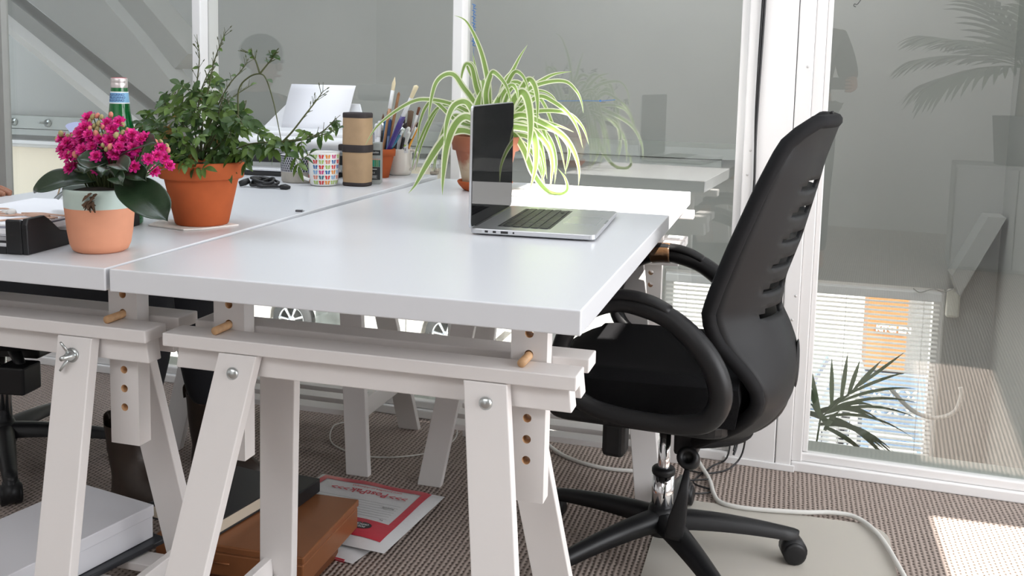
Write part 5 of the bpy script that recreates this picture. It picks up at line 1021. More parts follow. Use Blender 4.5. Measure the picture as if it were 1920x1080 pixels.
# poly mailers
POLY = mat('white_poly_film', (0.62, 0.62, 0.63), 0.28, bump=0.5, bscale=70); RED = mat('red_print', (0.50, 0.025, 0.05), 0.35, bump=0.3, bscale=60); REDL = mat('red_lettering', (0.50, 0.05, 0.07), 0.4)
def mailer(label, loc, rz, z, th, printed):
    t = thing('mailing_envelope', label, 'envelope', (loc[0], loc[1], z), rz, 'mailers on the carpet'); n = 14; P = []; Q = []
    for i in range(n + 1):
        r1, r2 = [], []
        for j in range(n + 1):
            u, v = i / n * 2 - 1, j / n * 2 - 1; e = (1 - u ** 6) * (1 - v ** 6); w = 0.0015 * math.sin(7 * u + 3 * v) * e; r1.append(Vector((u * 0.185, v * 0.168, th * (.25 + .75 * e ** .5) + w))); r2.append(Vector((u * 0.185, v * 0.168, th * .25 * (1 - e))))
        P.append(r1); Q.append(r2)
    b = MB(); b.grid(P); b.grid(Q[::-1])
    for A, B in ((P[0], Q[0]), (P[-1], Q[-1]), ([r[0] for r in P], [r[0] for r in Q]), ([r[-1] for r in P], [r[-1] for r in Q])): b.grid([A, B])
    b.build('film', POLY, t)
    zz = lambda x, y: th * (.25 + .75 * max(0, (1 - (x / .185) ** 6) * (1 - (y / .168) ** 6)) ** .5) + 0.0015 * math.sin(7 * x / .185 + 3 * y / .168) + .0009
    if printed:
        b = MB()
        def band(x0, x1, y0, y1, k=24):
            g = [[Vector((x0 + (x1 - x0) * i / k, y0 + (y1 - y0) * j / 12, zz(x0 + (x1 - x0) * i / k, y0 + (y1 - y0) * j / 12))) for j in range(13)] for i in range(k + 1)]; b.grid(g)
        band(-0.160, 0.160, -0.142, -0.062); band(-0.160, 0.160, 0.118, 0.142); band(-0.160, -0.140, -0.062, 0.118); band(0.140, 0.160, -0.062, 0.118)
        b.build('border_print', RED, t)
        pz = th + 0.0016
        def tx(s, size, x, y, m, bold=0.0, shear=0): o = text_mesh('lettering', s, size, m, t, (0, 0, 0), (0, 0, 0), 0.0001, bold=bold, shear=shear); o.rotation_euler = (0, 0, PI); o.location = (x, y, pz)
        tx('PostPak', 0.034, 0.010, 0.076, REDL, 0.0005); tx('>>>', 0.030, 0.095, 0.076, REDL, .0005); tx('>>>', 0.030, -0.075, 0.076, REDL, .0005)
        tx('www.postoffice.co.uk/postpak', 0.012, 0.02, 0.102, REDL)
        b = MB(); 
        for k in range(7): b.box(-0.125, 0.125, 0.030 - k * .0125, 0.0307 - k * .0125, pz - .0002, pz)
        b.build('ruled_lines', mat('grey_rule', (0.30, 0.30, 0.30), .6), t)
        tx('To', 0.010, 0.115, -0.052, PBK); tx('Postcode', 0.009, 0.10, 0.012, PBK)
        MB().prism([(0.026 * math.cos(a), 0.016 * math.sin(a)) for a in [2 * PI * k / 24 for k in range(24)]], 0, .0004, M=Matrix.Translation((0.085, -0.095, pz + .0002))).build('badge', PBK, t); 
        for k, s in enumerate(('POST', 'OFFICE')): 
            o = text_mesh('lettering', s, 0.0105, POLY, t, (0.085, -0.098 + .010 * (1 - k) - .003 + .002, pz + .0009), (0, 0, PI), .0001, bold=.0002)
            o.location = (0.085, -0.101 + .011 * k, pz + .0009)
        MB().prism([(0.011 * math.cos(a), 0.007 * math.sin(a)) for a in [2 * PI * k / 20 for k in range(20)]], 0, .0004, M=Matrix.Translation((0.02, -0.085, pz + .0002))).build('small_badge', PBK, t)
    return t
mailer('upper white mailing bag with red border and lettering beside the copper box', (-0.012, 0.918), R(-5), 0.017, 0.022, True)
mailer('lower mailing bag, its red corner peeping out under the upper one', (-0.055, 0.90), R(-11), 0.0, 0.017, False)
mm = [o for o in D.objects if o.name.startswith('mailing_envelope')][-1]; bx(-0.17, 0.16, -0.1675, -0.12, 0.0, 0.006).build('red_flap', RED, mm, bevel=.001)

# ------------------------------------------------------------------ cords, mat, marks on glass
def cord(name, label, pts, r, m, cat='cable', n=8): return tag(MB().tube(spline(pts, n), r, n=8).build(name, m), label, cat)
cord('extension_cord', 'thick white cord snaking over the carpet right of the black chair', [(0.79, 1.60, 0.035), (0.80, 1.57, 0.012), (0.842, 1.446, 0.009), (0.862, 1.35, 0.009), (0.885, 1.302, 0.009), (0.952, 1.288, 0.009), (1.087, 1.305, 0.011), (1.167, 1.325, 0.013), (1.228, 1.313, 0.013), (1.276, 1.22, 0.013), (1.309, 1.05, 0.013), (1.33, 0.9, 0.013)], 0.0062, CABLEW)
cord('thin_cord', 'thin white cord curling on the carpet between the far trestles', [(-0.31, 1.55, 0.004), (-0.33, 1.47, 0.012), (-0.27, 1.35, 0.004), (-0.12, 1.30, 0.004), (0.02, 1.38, 0.004), (0.06, 1.52, 0.004), (0.04, 1.58, 0.05)], 0.0022, CABLEW)
cord('grey_cord', 'pale cord along the skirting behind the far trestle shelf', [(0.30, 1.58, 0.03), (0.40, 1.50, 0.006), (0.52, 1.44, 0.006), (0.64, 1.45, 0.006), (0.70, 1.52, 0.006)], 0.006, CABLEW)
cord('desk_cable', 'white cable drooping under the far edge of the desktops', [(-0.02, 1.50, 0.34), (0.02, 1.49, 0.255), (0.08, 1.48, 0.225), (0.16, 1.48, 0.21), (0.26, 1.5, 0.16)], 0.0035, CABLEW)
cord('power_lead', 'black lead hanging under the seam of the desktops', [(-0.25, 1.2, 0.70), (-0.22, 1.2, 0.65), (-0.20, 1.2, 0.58), (-0.19, 1.22, 0.5)], 0.003, CABLEB)
cord('drooping_lead', 'thin black lead sagging behind the nearest trestle rail', [(-0.36, 1.3, 0.36), (-0.31, 1.29, 0.30), (-0.22, 1.28, 0.285), (-0.12, 1.28, 0.29)], 0.003, CABLEB)
b = MB(); 
b.tube(spline([(0.935, 1.604, 2.69), (0.924, 1.604, 1.7), (0.916, 1.604, 1.33), (0.913, 1.604, 1.05), (0.918, 1.604, 0.85), (0.912, 1.604, 0.62), (0.913, 1.603, 0.35), (0.905, 1.60, 0.1), (0.90, 1.58, 0.05)], 8), 0.0036, n=7); b.tube(spline([(0.941, 1.604, 2.69), (0.930, 1.604, 1.9), (0.922, 1.603, 1.33), (0.916, 1.603, 1.0), (0.919, 1.603, 0.80), (0.919, 1.604, 0.6), (0.911, 1.603, 0.35), (0.91, 1.60, 0.1), (0.90, 1.575, 0.04)], 8), 0.0036, n=7)
b.tube(spline([(0.927, 1.604, 0.6), (0.925, 1.60, 0.3), (0.93, 1.59, 0.08), (0.90, 1.56, 0.012), (0.84, 1.5, 0.006), (0.78, 1.5, 0.006)], 7), 0.0026, n=6); b.tube(spline([(0.888, 1.604, 0.5), (0.886, 1.60, 0.2), (0.885, 1.58, 0.04), (0.84, 1.55, 0.006), (0.80, 1.42, 0.006), (0.86, 1.38, 0.006), (0.80, 1.34, 0.008), (0.75, 1.40, 0.006), (0.84, 1.44, 0.012)], 7), 0.0026, n=6)
tag(b.build('wall_cable', CABLEB), 'black cables running down the white post to the carpet', 'cable')
# transparent chair mat
mt, nt, pbs = nmat('clear_vinyl'); nt.nodes.remove(pbs)
tr_ = nt.nodes.new('ShaderNodeBsdfTransparent'); tr_.inputs[0].default_value = (0.86, 0.88, 0.86, 1); df = nt.nodes.new('ShaderNodeBsdfDiffuse'); df.inputs[0].default_value = (0.82, 0.77, 0.70, 1); gl_ = nt.nodes.new('ShaderNodeBsdfGlossy'); gl_.inputs['Roughness'].default_value = 0.35; gl_.inputs['Color'].default_value = (.5, .5, .5, 1)
m1_ = nt.nodes.new('ShaderNodeMixShader'); m1_.inputs[0].default_value = 0.48; nt.links.new(tr_.outputs[0], m1_.inputs[1]); nt.links.new(df.outputs[0], m1_.inputs[2]); m2_ = nt.nodes.new('ShaderNodeMixShader'); m2_.inputs[0].default_value = 0.06; nt.links.new(m1_.outputs[0], m2_.inputs[1]); nt.links.new(gl_.outputs[0], m2_.inputs[2]); nt.links.new(m2_.outputs[0], nt.nodes['Material Output'].inputs[0])
tag(MB().prism(rrect(0.735, 1.30, -0.15, 1.305, 0.07), 0.0005, 0.0035).build('chair_mat', mt), 'translucent plastic mat under the black chair', 'mat').rotation_euler = (0, 0, 0)
INK = mat('blue_marker', (0.05, 0.17, 0.42), 0.6)
b = MB()
def ink(pts, r=0.0013): b.tube([(x, -0.0034, z) for x, z in spline2(pts)], r, n=4, flat=1.0)
def spline2(p): return [(q.x, q.z) for q in spline([(x, 0, z) for x, z in p], 5)]
ink([(0.265, 1.052), (0.33, 1.053), (0.40, 1.056), (0.455, 1.057), (0.50, 1.062)], 0.0009); ink([(0.452, 1.0565), (0.457, 1.058)], 0.003)
for k in range(7):
    z = 1.345 - k * 0.019; ink([(0.036, z), (0.047, z - .004), (0.041, z - .011), (0.050, z - .016)], 0.0012)
ink([(0.041, 1.345), (0.043, 1.28), (0.042, 1.215)], 0.0010); ink([(0.038, 1.235), (0.052, 1.222)], .001); ink([(0.044, 1.21), (0.045, 1.17)], .0006)
im = b.build('marker_writing', INK, None); im.matrix_world = WM @ im.matrix_world; im.parent = win_mid; im.matrix_parent_inverse = win_mid.matrix_world.inverted()
hk = thing('wire_loop', 'small wire loop hanging at the top of the right pane', 'wire', (1.165, 1.62, 1.337)); MB().tube(spline([(0, 0, 0), (-0.006, 0, 0.003), (-0.004, 0, 0.008), (0.003, 0, 0.007), (0.012, 0, 0.020), (0.03, 0, 0.05)], 6), 0.0008, n=6).build('wire', CABLEB, hk)
# ------------------------------------------------------------------ office chairs
def star_base(t, r, off, zt=0.115, hub_r=0.034):
    b = MB().lathe([(0.0, 0.06), (hub_r, 0.06), (hub_r + .004, 0.075), (hub_r, zt - .005), (0.029, zt + 0.012), (0, zt + 0.012)], 28).build('hub', BLACKP, t)
    for k in range(5):
        a = R(off + 72 * k); d = Vector((math.cos(a), math.sin(a), 0)); s = Vector((-d.y, d.x, 0)); P = []
        for q in range(11):
            u = q / 10; rr = 0.018 + (r - 0.018) * u; zc = zt - 0.012 - 0.034 * u ** 1.8; w = 0.030 - 0.013 * u; h = 0.026 - 0.009 * u
            c = d * rr + Vector((0, 0, zc)); P.append([c - s * w - Vector((0, 0, h * .9)), c - s * w * .92 + Vector((0, 0, h * .15)), c - s * w * .5 + Vector((0, 0, h * .5)), c + Vector((0, 0, h * .62)), c + s * w * .5 + Vector((0, 0, h * .5)), c + s * w * .92 + Vector((0, 0, h * .15)), c + s * w - Vector((0, 0, h * .9)), c - Vector((0, 0, h * .75)), c - s * w - Vector((0, 0, h * .9))])
        e = d * (r + .012) + Vector((0, 0, P[-1][3].z - .022)); P.append([e + (p - (d * r + Vector((0, 0, zt - .046)))) * .55 - Vector((0, 0, .006)) for p in P[-1]])
        lg = MB().grid(P).build('base_leg', BLACKP, t)
        b = MB(); ce = d * (r - 0.004); b.cyl(ce + Vector((0, 0, 0.05)), ce + Vector((0, 0, 0.075)), 0.011, 0.013, n=14)
        for w_ in (-1, 1): b.tube([ce + s * w_ * 0.006 + Vector((0, 0, 0.027)), ce + s * w_ * 0.010 + Vector((0, 0, 0.027)), ce + s * w_ * 0.024 + Vector((0, 0, 0.027)), ce + s * w_ * 0.027 + Vector((0, 0, 0.027))], [0.024, 0.027, 0.0265, 0.02], n=20)
        b.tube([ce - s * 0.02 + Vector((0, 0, .032)), ce + s * .02 + Vector((0, 0, .032))], 0.029, n=18); b.build('caster', BLACKP, lg)
oc = thing('office_chair', 'black mesh office chair on the right with taped armrest', 'office chair', (0.765, 0.965, 0.0035), R(176))
star_base(oc, 0.315, 14 - 176)
MB().lathe([(0, 0.10), (0.0255, 0.10), (0.0255, 0.208), (0, 0.208)], 32).build('cylinder_sleeve', CHROME, oc)
b = MB(); b.lathe([(0.0262, 0.204), (0.0275, 0.208), (0.0275, 0.216), (0.024, 0.220), (0.0, 0.220)], 28); b.build('collar', BLACKP, oc)
MB().lathe([(0.0143, 0.215), (0.0143, 0.34), (0, 0.34)], 24).build('gas_piston', CHROME, oc)
MB().cyl((-0.012, 0.022, 0.193), (-0.012, 0.0275, 0.193), 0.004, n=12).build('rivet', CHROME, oc)
# mechanism under the seat
b = MB(); b.box(-0.12, 0.13, -0.07, 0.07, 0.325, 0.375); b.box(-0.085, -0.03, -0.05, 0.06, 0.275, 0.335); b.build('seat_mechanism', BLACKP, oc, bevel=0.008)
bx(0.075, 0.128, 0.04, 0.10, 0.262, 0.345).build('front_bracket', BLACKP, oc, bevel=0.012, seg=3)
MB().lathe([(0.0, -0.02), (0.022, -0.02), (0.0245, 0.0), (0.0245, 0.03), (0.014, 0.034), (0.012, 0.02), (0, 0.02)], 26, M=Matrix.Translation((-0.07, 0.075, 0.277)) @ Matrix.Rotation(R(-62), 4, 'X')).build('tension_knob', BLACKP, oc)
b = MB(); P = [Vector((-0.070, 0.10, 0.262)), Vector((-0.064, 0.112, 0.20)), Vector((-0.056, 0.118, 0.15)), Vector((-0.050, 0.120, 0.118)), Vector((-0.049, 0.120, 0.105))]
b.tube(P, [0.006, 0.013, 0.0205, 0.0215, 0.019], n=14, flat=0.35, up=(0, 1, 0)); b.build('tilt_lever', BLACKP, oc)
# seat: rounded mesh slab over a dark pan
def seat_grid(z0, z1, xf, xb, hw, n=18):
    P = []
    for i in range(n + 1):
        u = i / n; x = xb + (xf - xb) * u; row = []
        for j in range(15):
            v = j / 7 - 1; w = hw * (1 - .06 * max(0, u - .6) / .4 - .06 * max(0, .3 - u) / .3); fall = -0.055 * max(0, (u - .72) / .28) ** 2; row.append(Vector((x - .03 * v * v * (1 if u > .8 else 0), v * w, z1 + fall + 0.014 * v * v - 0.020 * max(0, abs(v) - .86) / .14 + 0.006 * math.cos(PI * u))))
        P.append(row)
    return P
P = seat_grid(0.40, 0.494, 0.312, -0.185, 0.236); b = MB(); b.grid(P, 0)
Q = [[Vector((p.x * .97, p.y * .93, 0.405 + .02 * max(0, (i / 18 - .75)) )) for p in row] for i, row in enumerate(P)]; b.grid(Q[::-1], 0)
for A, B in ((P[0], Q[0]), (P[-1], Q[-1]), ([r[0] for r in P], [r[0] for r in Q]), ([r[-1] for r in P], [r[-1] for r in Q])):
    mid = [(a + c) / 2 + Vector(((a.x - 0.05) * .03, a.y * .03, .012)) for a, c in zip(A, B)]; b.grid([A, mid, B], 0)
b.build('seat', MESHF, oc, bevel=0)
b = MB(); b.prism(rrect(-0.17, 0.24, -0.205, 0.205, 0.06), 0.372, 0.408); b.build('seat_pan', BLACKP, oc, bevel=0.012, seg=3)
# armrests: closed loops
LOOP = [(-0.050, 0.642), (-0.108, 0.598), (-0.146, 0.545), (-0.158, 0.490), (-0.135, 0.443), (-0.085, 0.425), (-0.030, 0.422), (0.045, 0.425), (0.110, 0.438), (0.158, 0.470), (0.180, 0.525), (0.166, 0.590), (0.125, 0.638), (0.068, 0.662), (0.010, 0.660)]
for s in (1, -1):
    y = 0.272 * s; dx = 0.0 if s > 0 else 0.02; dz = 0 if s > 0 else 0.012
    pts = spline([(x + dx, y + s * 0.012 * math.sin((z - .42) / .24 * PI), z + dz) for x, z in LOOP], 5, closed=True); n = len(pts)
    rad = [0.0185 + 0.006 * max(0, math.cos(2 * PI * (i / n - .14))) for i in range(n)]
    ar = MB().tube(pts, rad, n=14, closed=True, flat=1.0, up=(0, 1, 0)).build('armrest', BLACKP, oc)
    pad = spline([(-0.052 + dx, y, 0.655 + dz), (-0.01 + dx, y, 0.674 + dz), (0.04 + dx, y, 0.682 + dz), (0.09 + dx, y, 0.676 + dz), (0.135 + dx, y, 0.654 + dz)], 5)
    MB().tube(pad, [0.010] + [0.0205] * (len(pad) - 2) + [0.010], n=14, flat=0.55, up=(0, 0, 1)).build('arm_pad', BLACKP, ar)
    for ex in (-0.02, 0.09): MB().cyl((ex, s * 0.19, 0.39), (ex, y, 0.425 + dz), 0.014, n=10).build('arm_bracket', BLACKP, ar)
    if s < 0:
        tp_ = [p for p in spline([(0.085 + dx, y, 0.663 + dz), (0.06 + dx, y, 0.6665 + dz), (0.035 + dx, y, 0.6675 + dz)], 4)]
        MB().tube(tp_, 0.0265, n=18, flat=1.0).build('tape', mat('brown_packing_tape', (0.085, 0.045, 0.022), 0.22, bump=0.8, bscale=60), ar)
# back shell
XC = [(0.33, -0.185), (0.385, -0.245), (0.44, -0.276), (0.50, -0.285), (0.545, -0.279), (0.59, -0.262), (0.63, -0.240), (0.70, -0.247), (0.79, -0.276), (0.905, -0.304), (0.965, -0.317), (1.02, -0.335), (1.05, -0.345)]
XE = [(0.33, -0.10), (0.40, -0.200), (0.44, -0.235), (0.48, -0.243), (0.52, -0.218), (0.585, -0.152), (0.64, -0.132), (0.70, -0.150), (0.78, -0.178), (0.90, -0.224), (1.00, -0.268), (1.03, -0.300), (1.05, -0.335)]
HW = [(0.33, 0.11), (0.38, 0.155), (0.44, 0.185), (0.52, 0.20), (0.64, 0.212), (0.80, 0.215), (0.95, 0.205), (1.02, 0.185), (1.05, 0.14)]
def sm(tab, z): return (interp(tab, z - .012) + interp(tab, z) * 2 + interp(tab, z + .012)) / 4
NZ, NU = 64, 24; P = []
for i in range(NZ + 1):
    z = 0.335 + (1.045 - 0.335) * i / NZ; xc, xe, hw = sm(XC, z), sm(XE, z), sm(HW, z); row = []
    for j in range(NU + 1):
        u = j / NU * 2 - 1; w = abs(u) ** 2.2
        sh_z = -0.03 * (1 - w) if z < 0.9 else -.02 * (1 - w)
        row.append(Vector((xc + (xe + 0.012 - xc) * w, u * hw, z + 0.0)))
    P.append(row)
def slot(i, j):
    z = 0.335 + 0.71 * (i + .5) / NZ; u = abs((j + .5) / NU * 2 - 1)
    return 0.60 < z < 0.955 and 0.12 < u < 0.62 and (i % 5) in (1, 2) and not (i % 5 == 2 and u > .5)
bsh = MB().grid(P, skip=slot).build('back_shell', GREYP, oc, solid=0.011)
edge = [r[-1] for r in P] + [Vector((p.x, p.y, p.z)) for p in P[-1][::-1][1:]] + [r[0] for r in P[::-1][1:]] + P[0][1:-1]
rimp = [edge[i] for i in range(0, len(edge), 2)]
MB().tube([p + Vector((0.006, 0, 0)) for p in rimp], 0.0150, n=10, closed=True).build('back_rim', mat('black_edge_trim', (0.008, 0.008, 0.009), 0.75, spec=0.2), oc)
# mesh on the front of the back rest
b = MB(); Pm = [[Vector((sm(XE, p.z) + .018 - .03 * (1 - (p.y / max(sm(HW, p.z), .01)) ** 2), p.y * .96, p.z)) for p in row[::2]] for row in P[16:62:2]]; b.grid(Pm)
# dark oval notch at the back of the lumbar bulge, and bracket down to the mechanism
MB().sphere((-0.2855, 0.0, 0.505), 0.0055, 0.030, 0.055, n=18, m=12).build('back_notch', mat('notch_black', (0.006, 0.006, 0.007), 0.7), oc)
b = MB(); b.tube(spline([(-0.08, 0, 0.345), (-0.14, 0, 0.338), (-0.20, 0, 0.352), (-0.25, 0, 0.40), (-0.265, 0, 0.46)], 5), 0.042, n=12, flat=0.35, up=(0, 0, 1)); b.build('back_bracket', BLACKP, oc)
bx(-0.004, 0.004, -0.03, 0.03, 0, 0.012).build('top_label', GREYP, oc, loc=(-0.33, -0.02, 1.052), rot=(0, R(20), 0), bevel=.002)

lc = thing('office_chair', 'black office chair partly hidden behind the left trestle', 'office chair', (-1.09, 0.93, 0.0), R(8))
star_base(lc, 0.31, 20)
MB().lathe([(0, 0.10), (0.0255, 0.10), (0.0255, 0.21), (0.0275, .212), (0.0275, .22), (0, 0.22)], 28).build('cylinder_sleeve', CHROME, lc); MB().lathe([(0.0143, 0.215), (0.0143, 0.36), (0, 0.36)], 20).build('gas_piston', CHROME, lc)
b = MB(); b.prism(rrect(-0.23, 0.25, -0.24, 0.24, 0.09), 0.395, 0.47); b.build('seat', MESHF, lc, bevel=0.025, seg=3)
b = MB(); b.box(-0.10, 0.16, -0.07, 0.07, 0.33, 0.39); b.build('seat_mechanism', BLACKP, lc, bevel=.008); b = MB(); b.tube([(0.06, -0.05, 0.37), (0.13, -0.12, 0.36), (0.16, -0.14, 0.33)], [0.012, .016, .012], n=10); b.box(0.11, 0.19, -0.18, -0.10, 0.265, 0.34); b.build('tilt_lever', BLACKP, lc, bevel=.006)
P3 = [[Vector((-0.25 - .10 * (z - .5) / .5 + .05 * abs(u) ** 2, u * .21, z)) for u in [k / 6 - 1 for k in range(13)]] for z in [0.47 + .55 * q / 10 for q in range(11)]]
MB().grid(P3).build('back_shell', GREYP, lc, solid=0.02); bx(-0.28, -0.08, -0.03, 0.03, 0.36, 0.39).build('back_bracket', BLACKP, lc, bevel=.006); bx(-0.29, -0.255, -0.03, 0.03, 0.37, 0.55).build('back_post', BLACKP, lc, bevel=.006)

# ------------------------------------------------------------------ seated person at the left desk (legs and an arm are in the picture)
def skin(name, nodes, edges, m, parent, sub=2):
    me = D.meshes.new(name); ks = list(nodes); me.from_pydata([nodes[k][0] for k in ks], [(ks.index(a), ks.index(c)) for a, c in edges], []); o = D.objects.new(name, me); COL.objects.link(o)
    md = o.modifiers.new('skin', 'SKIN'); md.use_smooth_shade = True
    for i, k in enumerate(ks):
        r = nodes[k][1]; r = r if isinstance(r, tuple) else (r, r); me.skin_vertices[0].data[i].radius = r
        me.skin_vertices[0].data[i].use_root = (i == 0)
    ms = o.modifiers.new('sub', 'SUBSURF'); ms.levels = sub; ms.render_levels = sub
    apply_mods(o); o.data.name = name; o.data.materials.clear(); o.data.materials.append(m); o.parent = parent
    for p in o.data.polygons: p.use_smooth = True
    return o
SKINM = mat('brown_skin', (0.30, 0.13, 0.075), 0.5, sss=0.15); JUM = mat('black_wool', (0.012, 0.010, 0.012), 0.95, bump=0.8, bscale=300); JEAN = mat('black_denim', (0.010, 0.011, 0.015), 0.85, bump=0.3, bscale=600); DENIM = mat('dark_blue_denim', (0.025, 0.035, 0.055), 0.85, bump=0.4, bscale=500, noise=.3, nscale=80); BOOT = mat('brown_leather', (0.030, 0.018, 0.012), 0.5, noise=.2, nscale=30); HAIR = mat('black_hair', (0.010, 0.008, 0.008), 0.6, bump=.8, bscale=150)
pe = thing('person', 'person in black with brown boots seated at the left desk, legs stretched under it', 'person', (-1.14, 0.87, 0.0))
O_ = Vector((-1.14, 0.87, 0.0))
def n_(x, y, z, r): return ((x - O_.x, y - O_.y, z), r)
body = {'pelvis': n_(-1.14, .87, .56, .125), 'waist': n_(-1.26, .86, .72, .112), 'chest': n_(-1.37, .85, .90, .125), 'neckb': n_(-1.365, .845, 1.02, .052), 'neck': n_(-1.35, .84, 1.06, .048), 'jaw': n_(-1.325, .83, 1.105, (.068, .062)), 'head': n_(-1.335, .83, 1.165, (.082, .075)), 'crown': n_(-1.345, .83, 1.225, .060),
 'shR': n_(-1.38, .69, .985, .055), 'elR': n_(-1.14, .60, .80, .042), 'wrR': n_(-.89, .590, .838, .028), 'palmR': n_(-.845, .600, .838, (.030, .017)), 'shL': n_(-1.37, 1.0, .985, .055), 'elL': n_(-1.20, .80, .70, .042), 'wrL': n_(-.895, .70, .80, .028), 'palmL': n_(-.855, .678, .80, (.030, .017)),
 'hipR': n_(-1.08, .79, .55, .088), 'kneeR': n_(-.485, .78, .572, .072), 'ankR': n_(-.615, .85, .16, .042), 'hipL': n_(-1.08, .95, .55, .088), 'kneeL': n_(-.50, .98, .552, .070), 'ankL': n_(-.535, 1.09, .18, .042)}
ed = [('pelvis', 'waist'), ('waist', 'chest'), ('chest', 'neckb'), ('neckb', 'neck'), ('neck', 'jaw'), ('jaw', 'head'), ('head', 'crown'), ('chest', 'shR'), ('shR', 'elR'), ('elR', 'wrR'), ('wrR', 'palmR'), ('chest', 'shL'), ('shL', 'elL'), ('elL', 'wrL'), ('wrL', 'palmL'), ('pelvis', 'hipR'), ('hipR', 'kneeR'), ('kneeR', 'ankR'), ('pelvis', 'hipL'), ('hipL', 'kneeL'), ('kneeL', 'ankL')]
for s, pc, fw_ in (('R', (-.845, .600, .838), Vector((.97, .05, -.12))), ('L', (-.855, .678, .80), Vector((.72, -.66, -.12)))):
    fw_.normalize(); sd_ = Vector((-fw_.y, fw_.x, 0)) * (1 if s == 'R' else -1); pc = Vector(pc)
    for k, (off, L) in enumerate(((.024, .062), (.009, .074), (-.007, .070), (-.022, .055))):
        a = pc + fw_ * .030 + sd_ * off; m_ = a + fw_ * L * .5 + Vector((0, 0, .002)); e_ = a + fw_ * L + Vector((0, 0, -.004))
        for nm, p, r in (('a', a, .0095), ('m', m_, .0085), ('e', e_, .0068)): body['f%s%d%s' % (s, k, nm)] = n_(p.x, p.y, p.z, r)
        ed += [('palm' + s, 'f%s%da' % (s, k)), ('f%s%da' % (s, k), 'f%s%dm' % (s, k)), ('f%s%dm' % (s, k), 'f%s%de' % (s, k))]
    a = pc - fw_ * .010 + sd_ * .030; e_ = a + fw_ * .040 + sd_ * .022 + Vector((0, 0, -.006)); body['t' + s + 'a'] = n_(a.x, a.y, a.z, .011); body['t' + s + 'e'] = n_(e_.x, e_.y, e_.z, .008); ed += [('palm' + s, 't' + s + 'a'), ('t' + s + 'a', 't' + s + 'e')]
skin('body', body, ed, SKINM, pe)
def sub_(keys, edges, grow, name, m, sub=2, repl=None):
    nd = {}
    for k in keys:
        p, r = body[k]; r = r if isinstance(r, tuple) else (r, r); nd[k] = (p, (r[0] + grow, r[1] + grow))
    if repl: nd.update(repl)
    return skin(name, nd, edges, m, pe, sub)
J = ['pelvis', 'waist', 'chest', 'neckb', 'shR', 'elR', 'shL', 'elL']
je = [('pelvis', 'waist'), ('waist', 'chest'), ('chest', 'neckb'), ('chest', 'shR'), ('shR', 'elR'), ('elR', 'cufR'), ('chest', 'shL'), ('shL', 'elL'), ('elL', 'cufL')]
sub_(J, je, .014, 'jumper', JUM, repl={'cufR': n_(-.93, .59, .835, .038), 'cufL': n_(-.905, .705, .80, .040)})
sub_(['pelvis', 'hipR', 'kneeR', 'hipL', 'kneeL'], [('pelvis', 'hipR'), ('hipR', 'kneeR'), ('kneeR', 'bR'), ('pelvis', 'hipL'), ('hipL', 'kneeL'), ('kneeL', 'bL')], .016, 'trousers', JEAN, repl={'bR': n_(-.605, .845, .165, .050), 'bL': n_(-.533, 1.085, .185, .050)})
b = MB(); b.tube([(0.10, -.10, .60), (.2, -.09, .612), (.36, -.085, .625)], [0.085, .092, .082], n=18); b.build('coat_hem', DENIM, pe)
MB().sphere((-.205, -.04, 1.20), .098, .090, .085, n=20, m=12).build('hair', HAIR, pe)
b = MB()
for sy in (-1, 1): b.sphere((-.118, -.04 + sy * .030, 1.165), .010, n=8, m=6)
b.build('eyes', mat('eye_dark', (0.03, 0.02, 0.02), .2), pe); MB().sphere((-.110, -.04, 1.14), .014, .011, .02, n=10, m=6).build('nose', SKINM, pe); MB().sphere((-.120, -.04, 1.10), .012, .022, .006, n=10, m=6).build('mouth', mat('lips', (.28, .08, .06), .5), pe)
for sy in (-1, 1): MB().sphere((-.195, -.04 + sy * .082, 1.15), .016, .008, .028, n=10, m=6).build('ear', SKINM, pe)
def boot(ax, ay, fx, fy, zt):
    d = Vector((fx, fy, 0)).normalized(); s = Vector((-d.y, d.x, 0)); a = Vector((ax - O_.x, ay - O_.y, 0)); P = []
    for (z, back, front, w) in ((0.0, -.055, .19, .042), (.012, -.058, .20, .046), (.035, -.055, .195, .046), (.055, -.052, .16, .044), (.075, -.052, .105, .042), (.10, -.055, .07, .043), (.14, -.058, .058, .046), (zt, -.062, .062, .052)):
        row = []; c = (back + front) / 2; h = (front - back) / 2
        for k in range(20):
            t = 2 * PI * k / 20; row.append(a + d * (c + h * math.cos(t)) + s * w * math.sin(t) * (1.0 - .12 * math.cos(t)) + Vector((0, 0, z + .001)))
        P.append(row + [row[0]])
    b = MB(); b.grid(P); b.add(P[0][:-1], [tuple(range(19, -1, -1))])
    o = b.build('boot', BOOT, pe)
    p = a - d * .06 + Vector((0, 0, zt - .01)); MB().tube(spline([p, p - d * .012 + Vector((0, 0, .025)), p - d * .028 + Vector((0, 0, .012)), p - d * .026 - Vector((0, 0, .02))], 4), 0.009, n=8, flat=.3, up=tuple(d)).build('pull_loop', BOOT, o)
boot(-.62, .855, .9, -.25, .20); boot(-.54, 1.10, .9, -.2, .215)

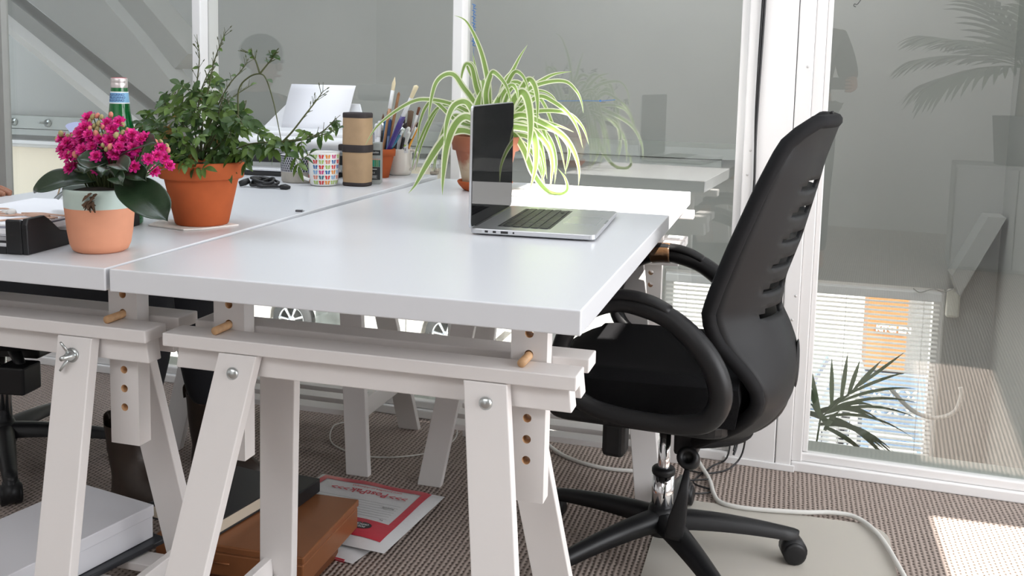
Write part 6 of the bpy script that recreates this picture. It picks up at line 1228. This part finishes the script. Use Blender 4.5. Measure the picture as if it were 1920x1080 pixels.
# ------------------------------------------------------------------ the photographer, present only as a faint reflection in the right pane
pg = thing('person', 'person in dark clothes standing, seen only as a faint reflection beside the white post', 'person', (0.80, -1.66, 0.0))
bd = {'pelvis': ((0, 0, .95), .14), 'waist': ((0, 0, 1.10), .125), 'chest': ((0, .0, 1.30), .15), 'neckb': ((0, .02, 1.44), .058), 'neck': ((0, .03, 1.49), .052), 'jaw': ((0, .05, 1.54), (.066, .07)), 'head': ((0, .04, 1.61), (.08, .088)), 'crown': ((0, .03, 1.68), .062),
 'sr': ((.175, 0, 1.385), .056), 'er': ((.245, .05, 1.13), .044), 'wr': ((.27, .262, 1.10), .028), 'sl': ((-.175, 0, 1.385), .056), 'el': ((-.17, .10, 1.12), .044), 'wl': ((.09, .262, 1.10), .028),
 'hr': ((.09, 0, .90), .095), 'kr': ((.10, .01, .49), .06), 'ar': ((.11, -.02, .09), .042), 'tr': ((.125, .14, .04), .036), 'hl': ((-.09, 0, .90), .095), 'kl': ((-.10, .01, .49), .06), 'al': ((-.11, -.02, .09), .042), 'tl': ((-.125, .14, .04), .036)}
be = [('pelvis', 'waist'), ('waist', 'chest'), ('chest', 'neckb'), ('neckb', 'neck'), ('neck', 'jaw'), ('jaw', 'head'), ('head', 'crown'), ('chest', 'sr'), ('sr', 'er'), ('er', 'wr'), ('chest', 'sl'), ('sl', 'el'), ('el', 'wl'), ('pelvis', 'hr'), ('hr', 'kr'), ('kr', 'ar'), ('ar', 'tr'), ('pelvis', 'hl'), ('hl', 'kl'), ('kl', 'al'), ('al', 'tl')]
for q, (w, cx) in (('r', ('wr', .27)), ('l', ('wl', .09))):
    sg = 1 if q == 'r' else -1
    for k in range(4): bd['p%s%d' % (q, k)] = ((cx - sg * .012, .292, 1.085 + .02 * k), .0095); bd['q%s%d' % (q, k)] = ((cx - sg * .045, .302, 1.083 + .02 * k), .008); be += [(w, 'p%s%d' % (q, k)), ('p%s%d' % (q, k), 'q%s%d' % (q, k))]
    bd['t' + q + 'h'] = ((cx - sg * .03, .268, 1.115), .010); be.append((w, 't' + q + 'h'))
skin('body', bd, be, SKINM, pg)
def grow(keys, edges, g, name, m): skin(name, {k: (bd[k][0], tuple(r + g for r in (bd[k][1] if isinstance(bd[k][1], tuple) else (bd[k][1],) * 2))) for k in keys}, edges, m, pg)
grow(['pelvis', 'waist', 'chest', 'neckb', 'sr', 'er', 'sl', 'el'], [('pelvis', 'waist'), ('waist', 'chest'), ('chest', 'neckb'), ('chest', 'sr'), ('sr', 'er'), ('chest', 'sl'), ('sl', 'el')], .016, 'jumper', JUM)
grow(['pelvis', 'hr', 'kr', 'ar', 'hl', 'kl', 'al'], [('pelvis', 'hr'), ('hr', 'kr'), ('kr', 'ar'), ('pelvis', 'hl'), ('hl', 'kl'), ('kl', 'al')], .014, 'trousers', JEAN)
MB().sphere((0, .02, 1.645), .095, .10, .085, n=20, m=12).build('hair', HAIR, pg)
for sg in (-1, 1): MB().sphere((sg * .03, .118, 1.60), .009, n=8, m=6).build('eye', mat('eye_dark2', (.03, .02, .02), .2), pg)
MB().sphere((0, .125, 1.575), .012, .014, .02, n=10, m=6).build('nose', SKINM, pg); MB().sphere((0, .112, 1.54), .022, .010, .006, n=10, m=6).build('mouth', mat('lips2', (.28, .08, .06), .5), pg)
ph = thing('phone', 'black phone held up by the standing person, just behind the viewpoint', 'phone', (0.98, -1.372, 1.125)); bx(-.07, .07, -.004, .004, -.034, .034).build('phone_case', BLACKP, ph, bevel=.003)
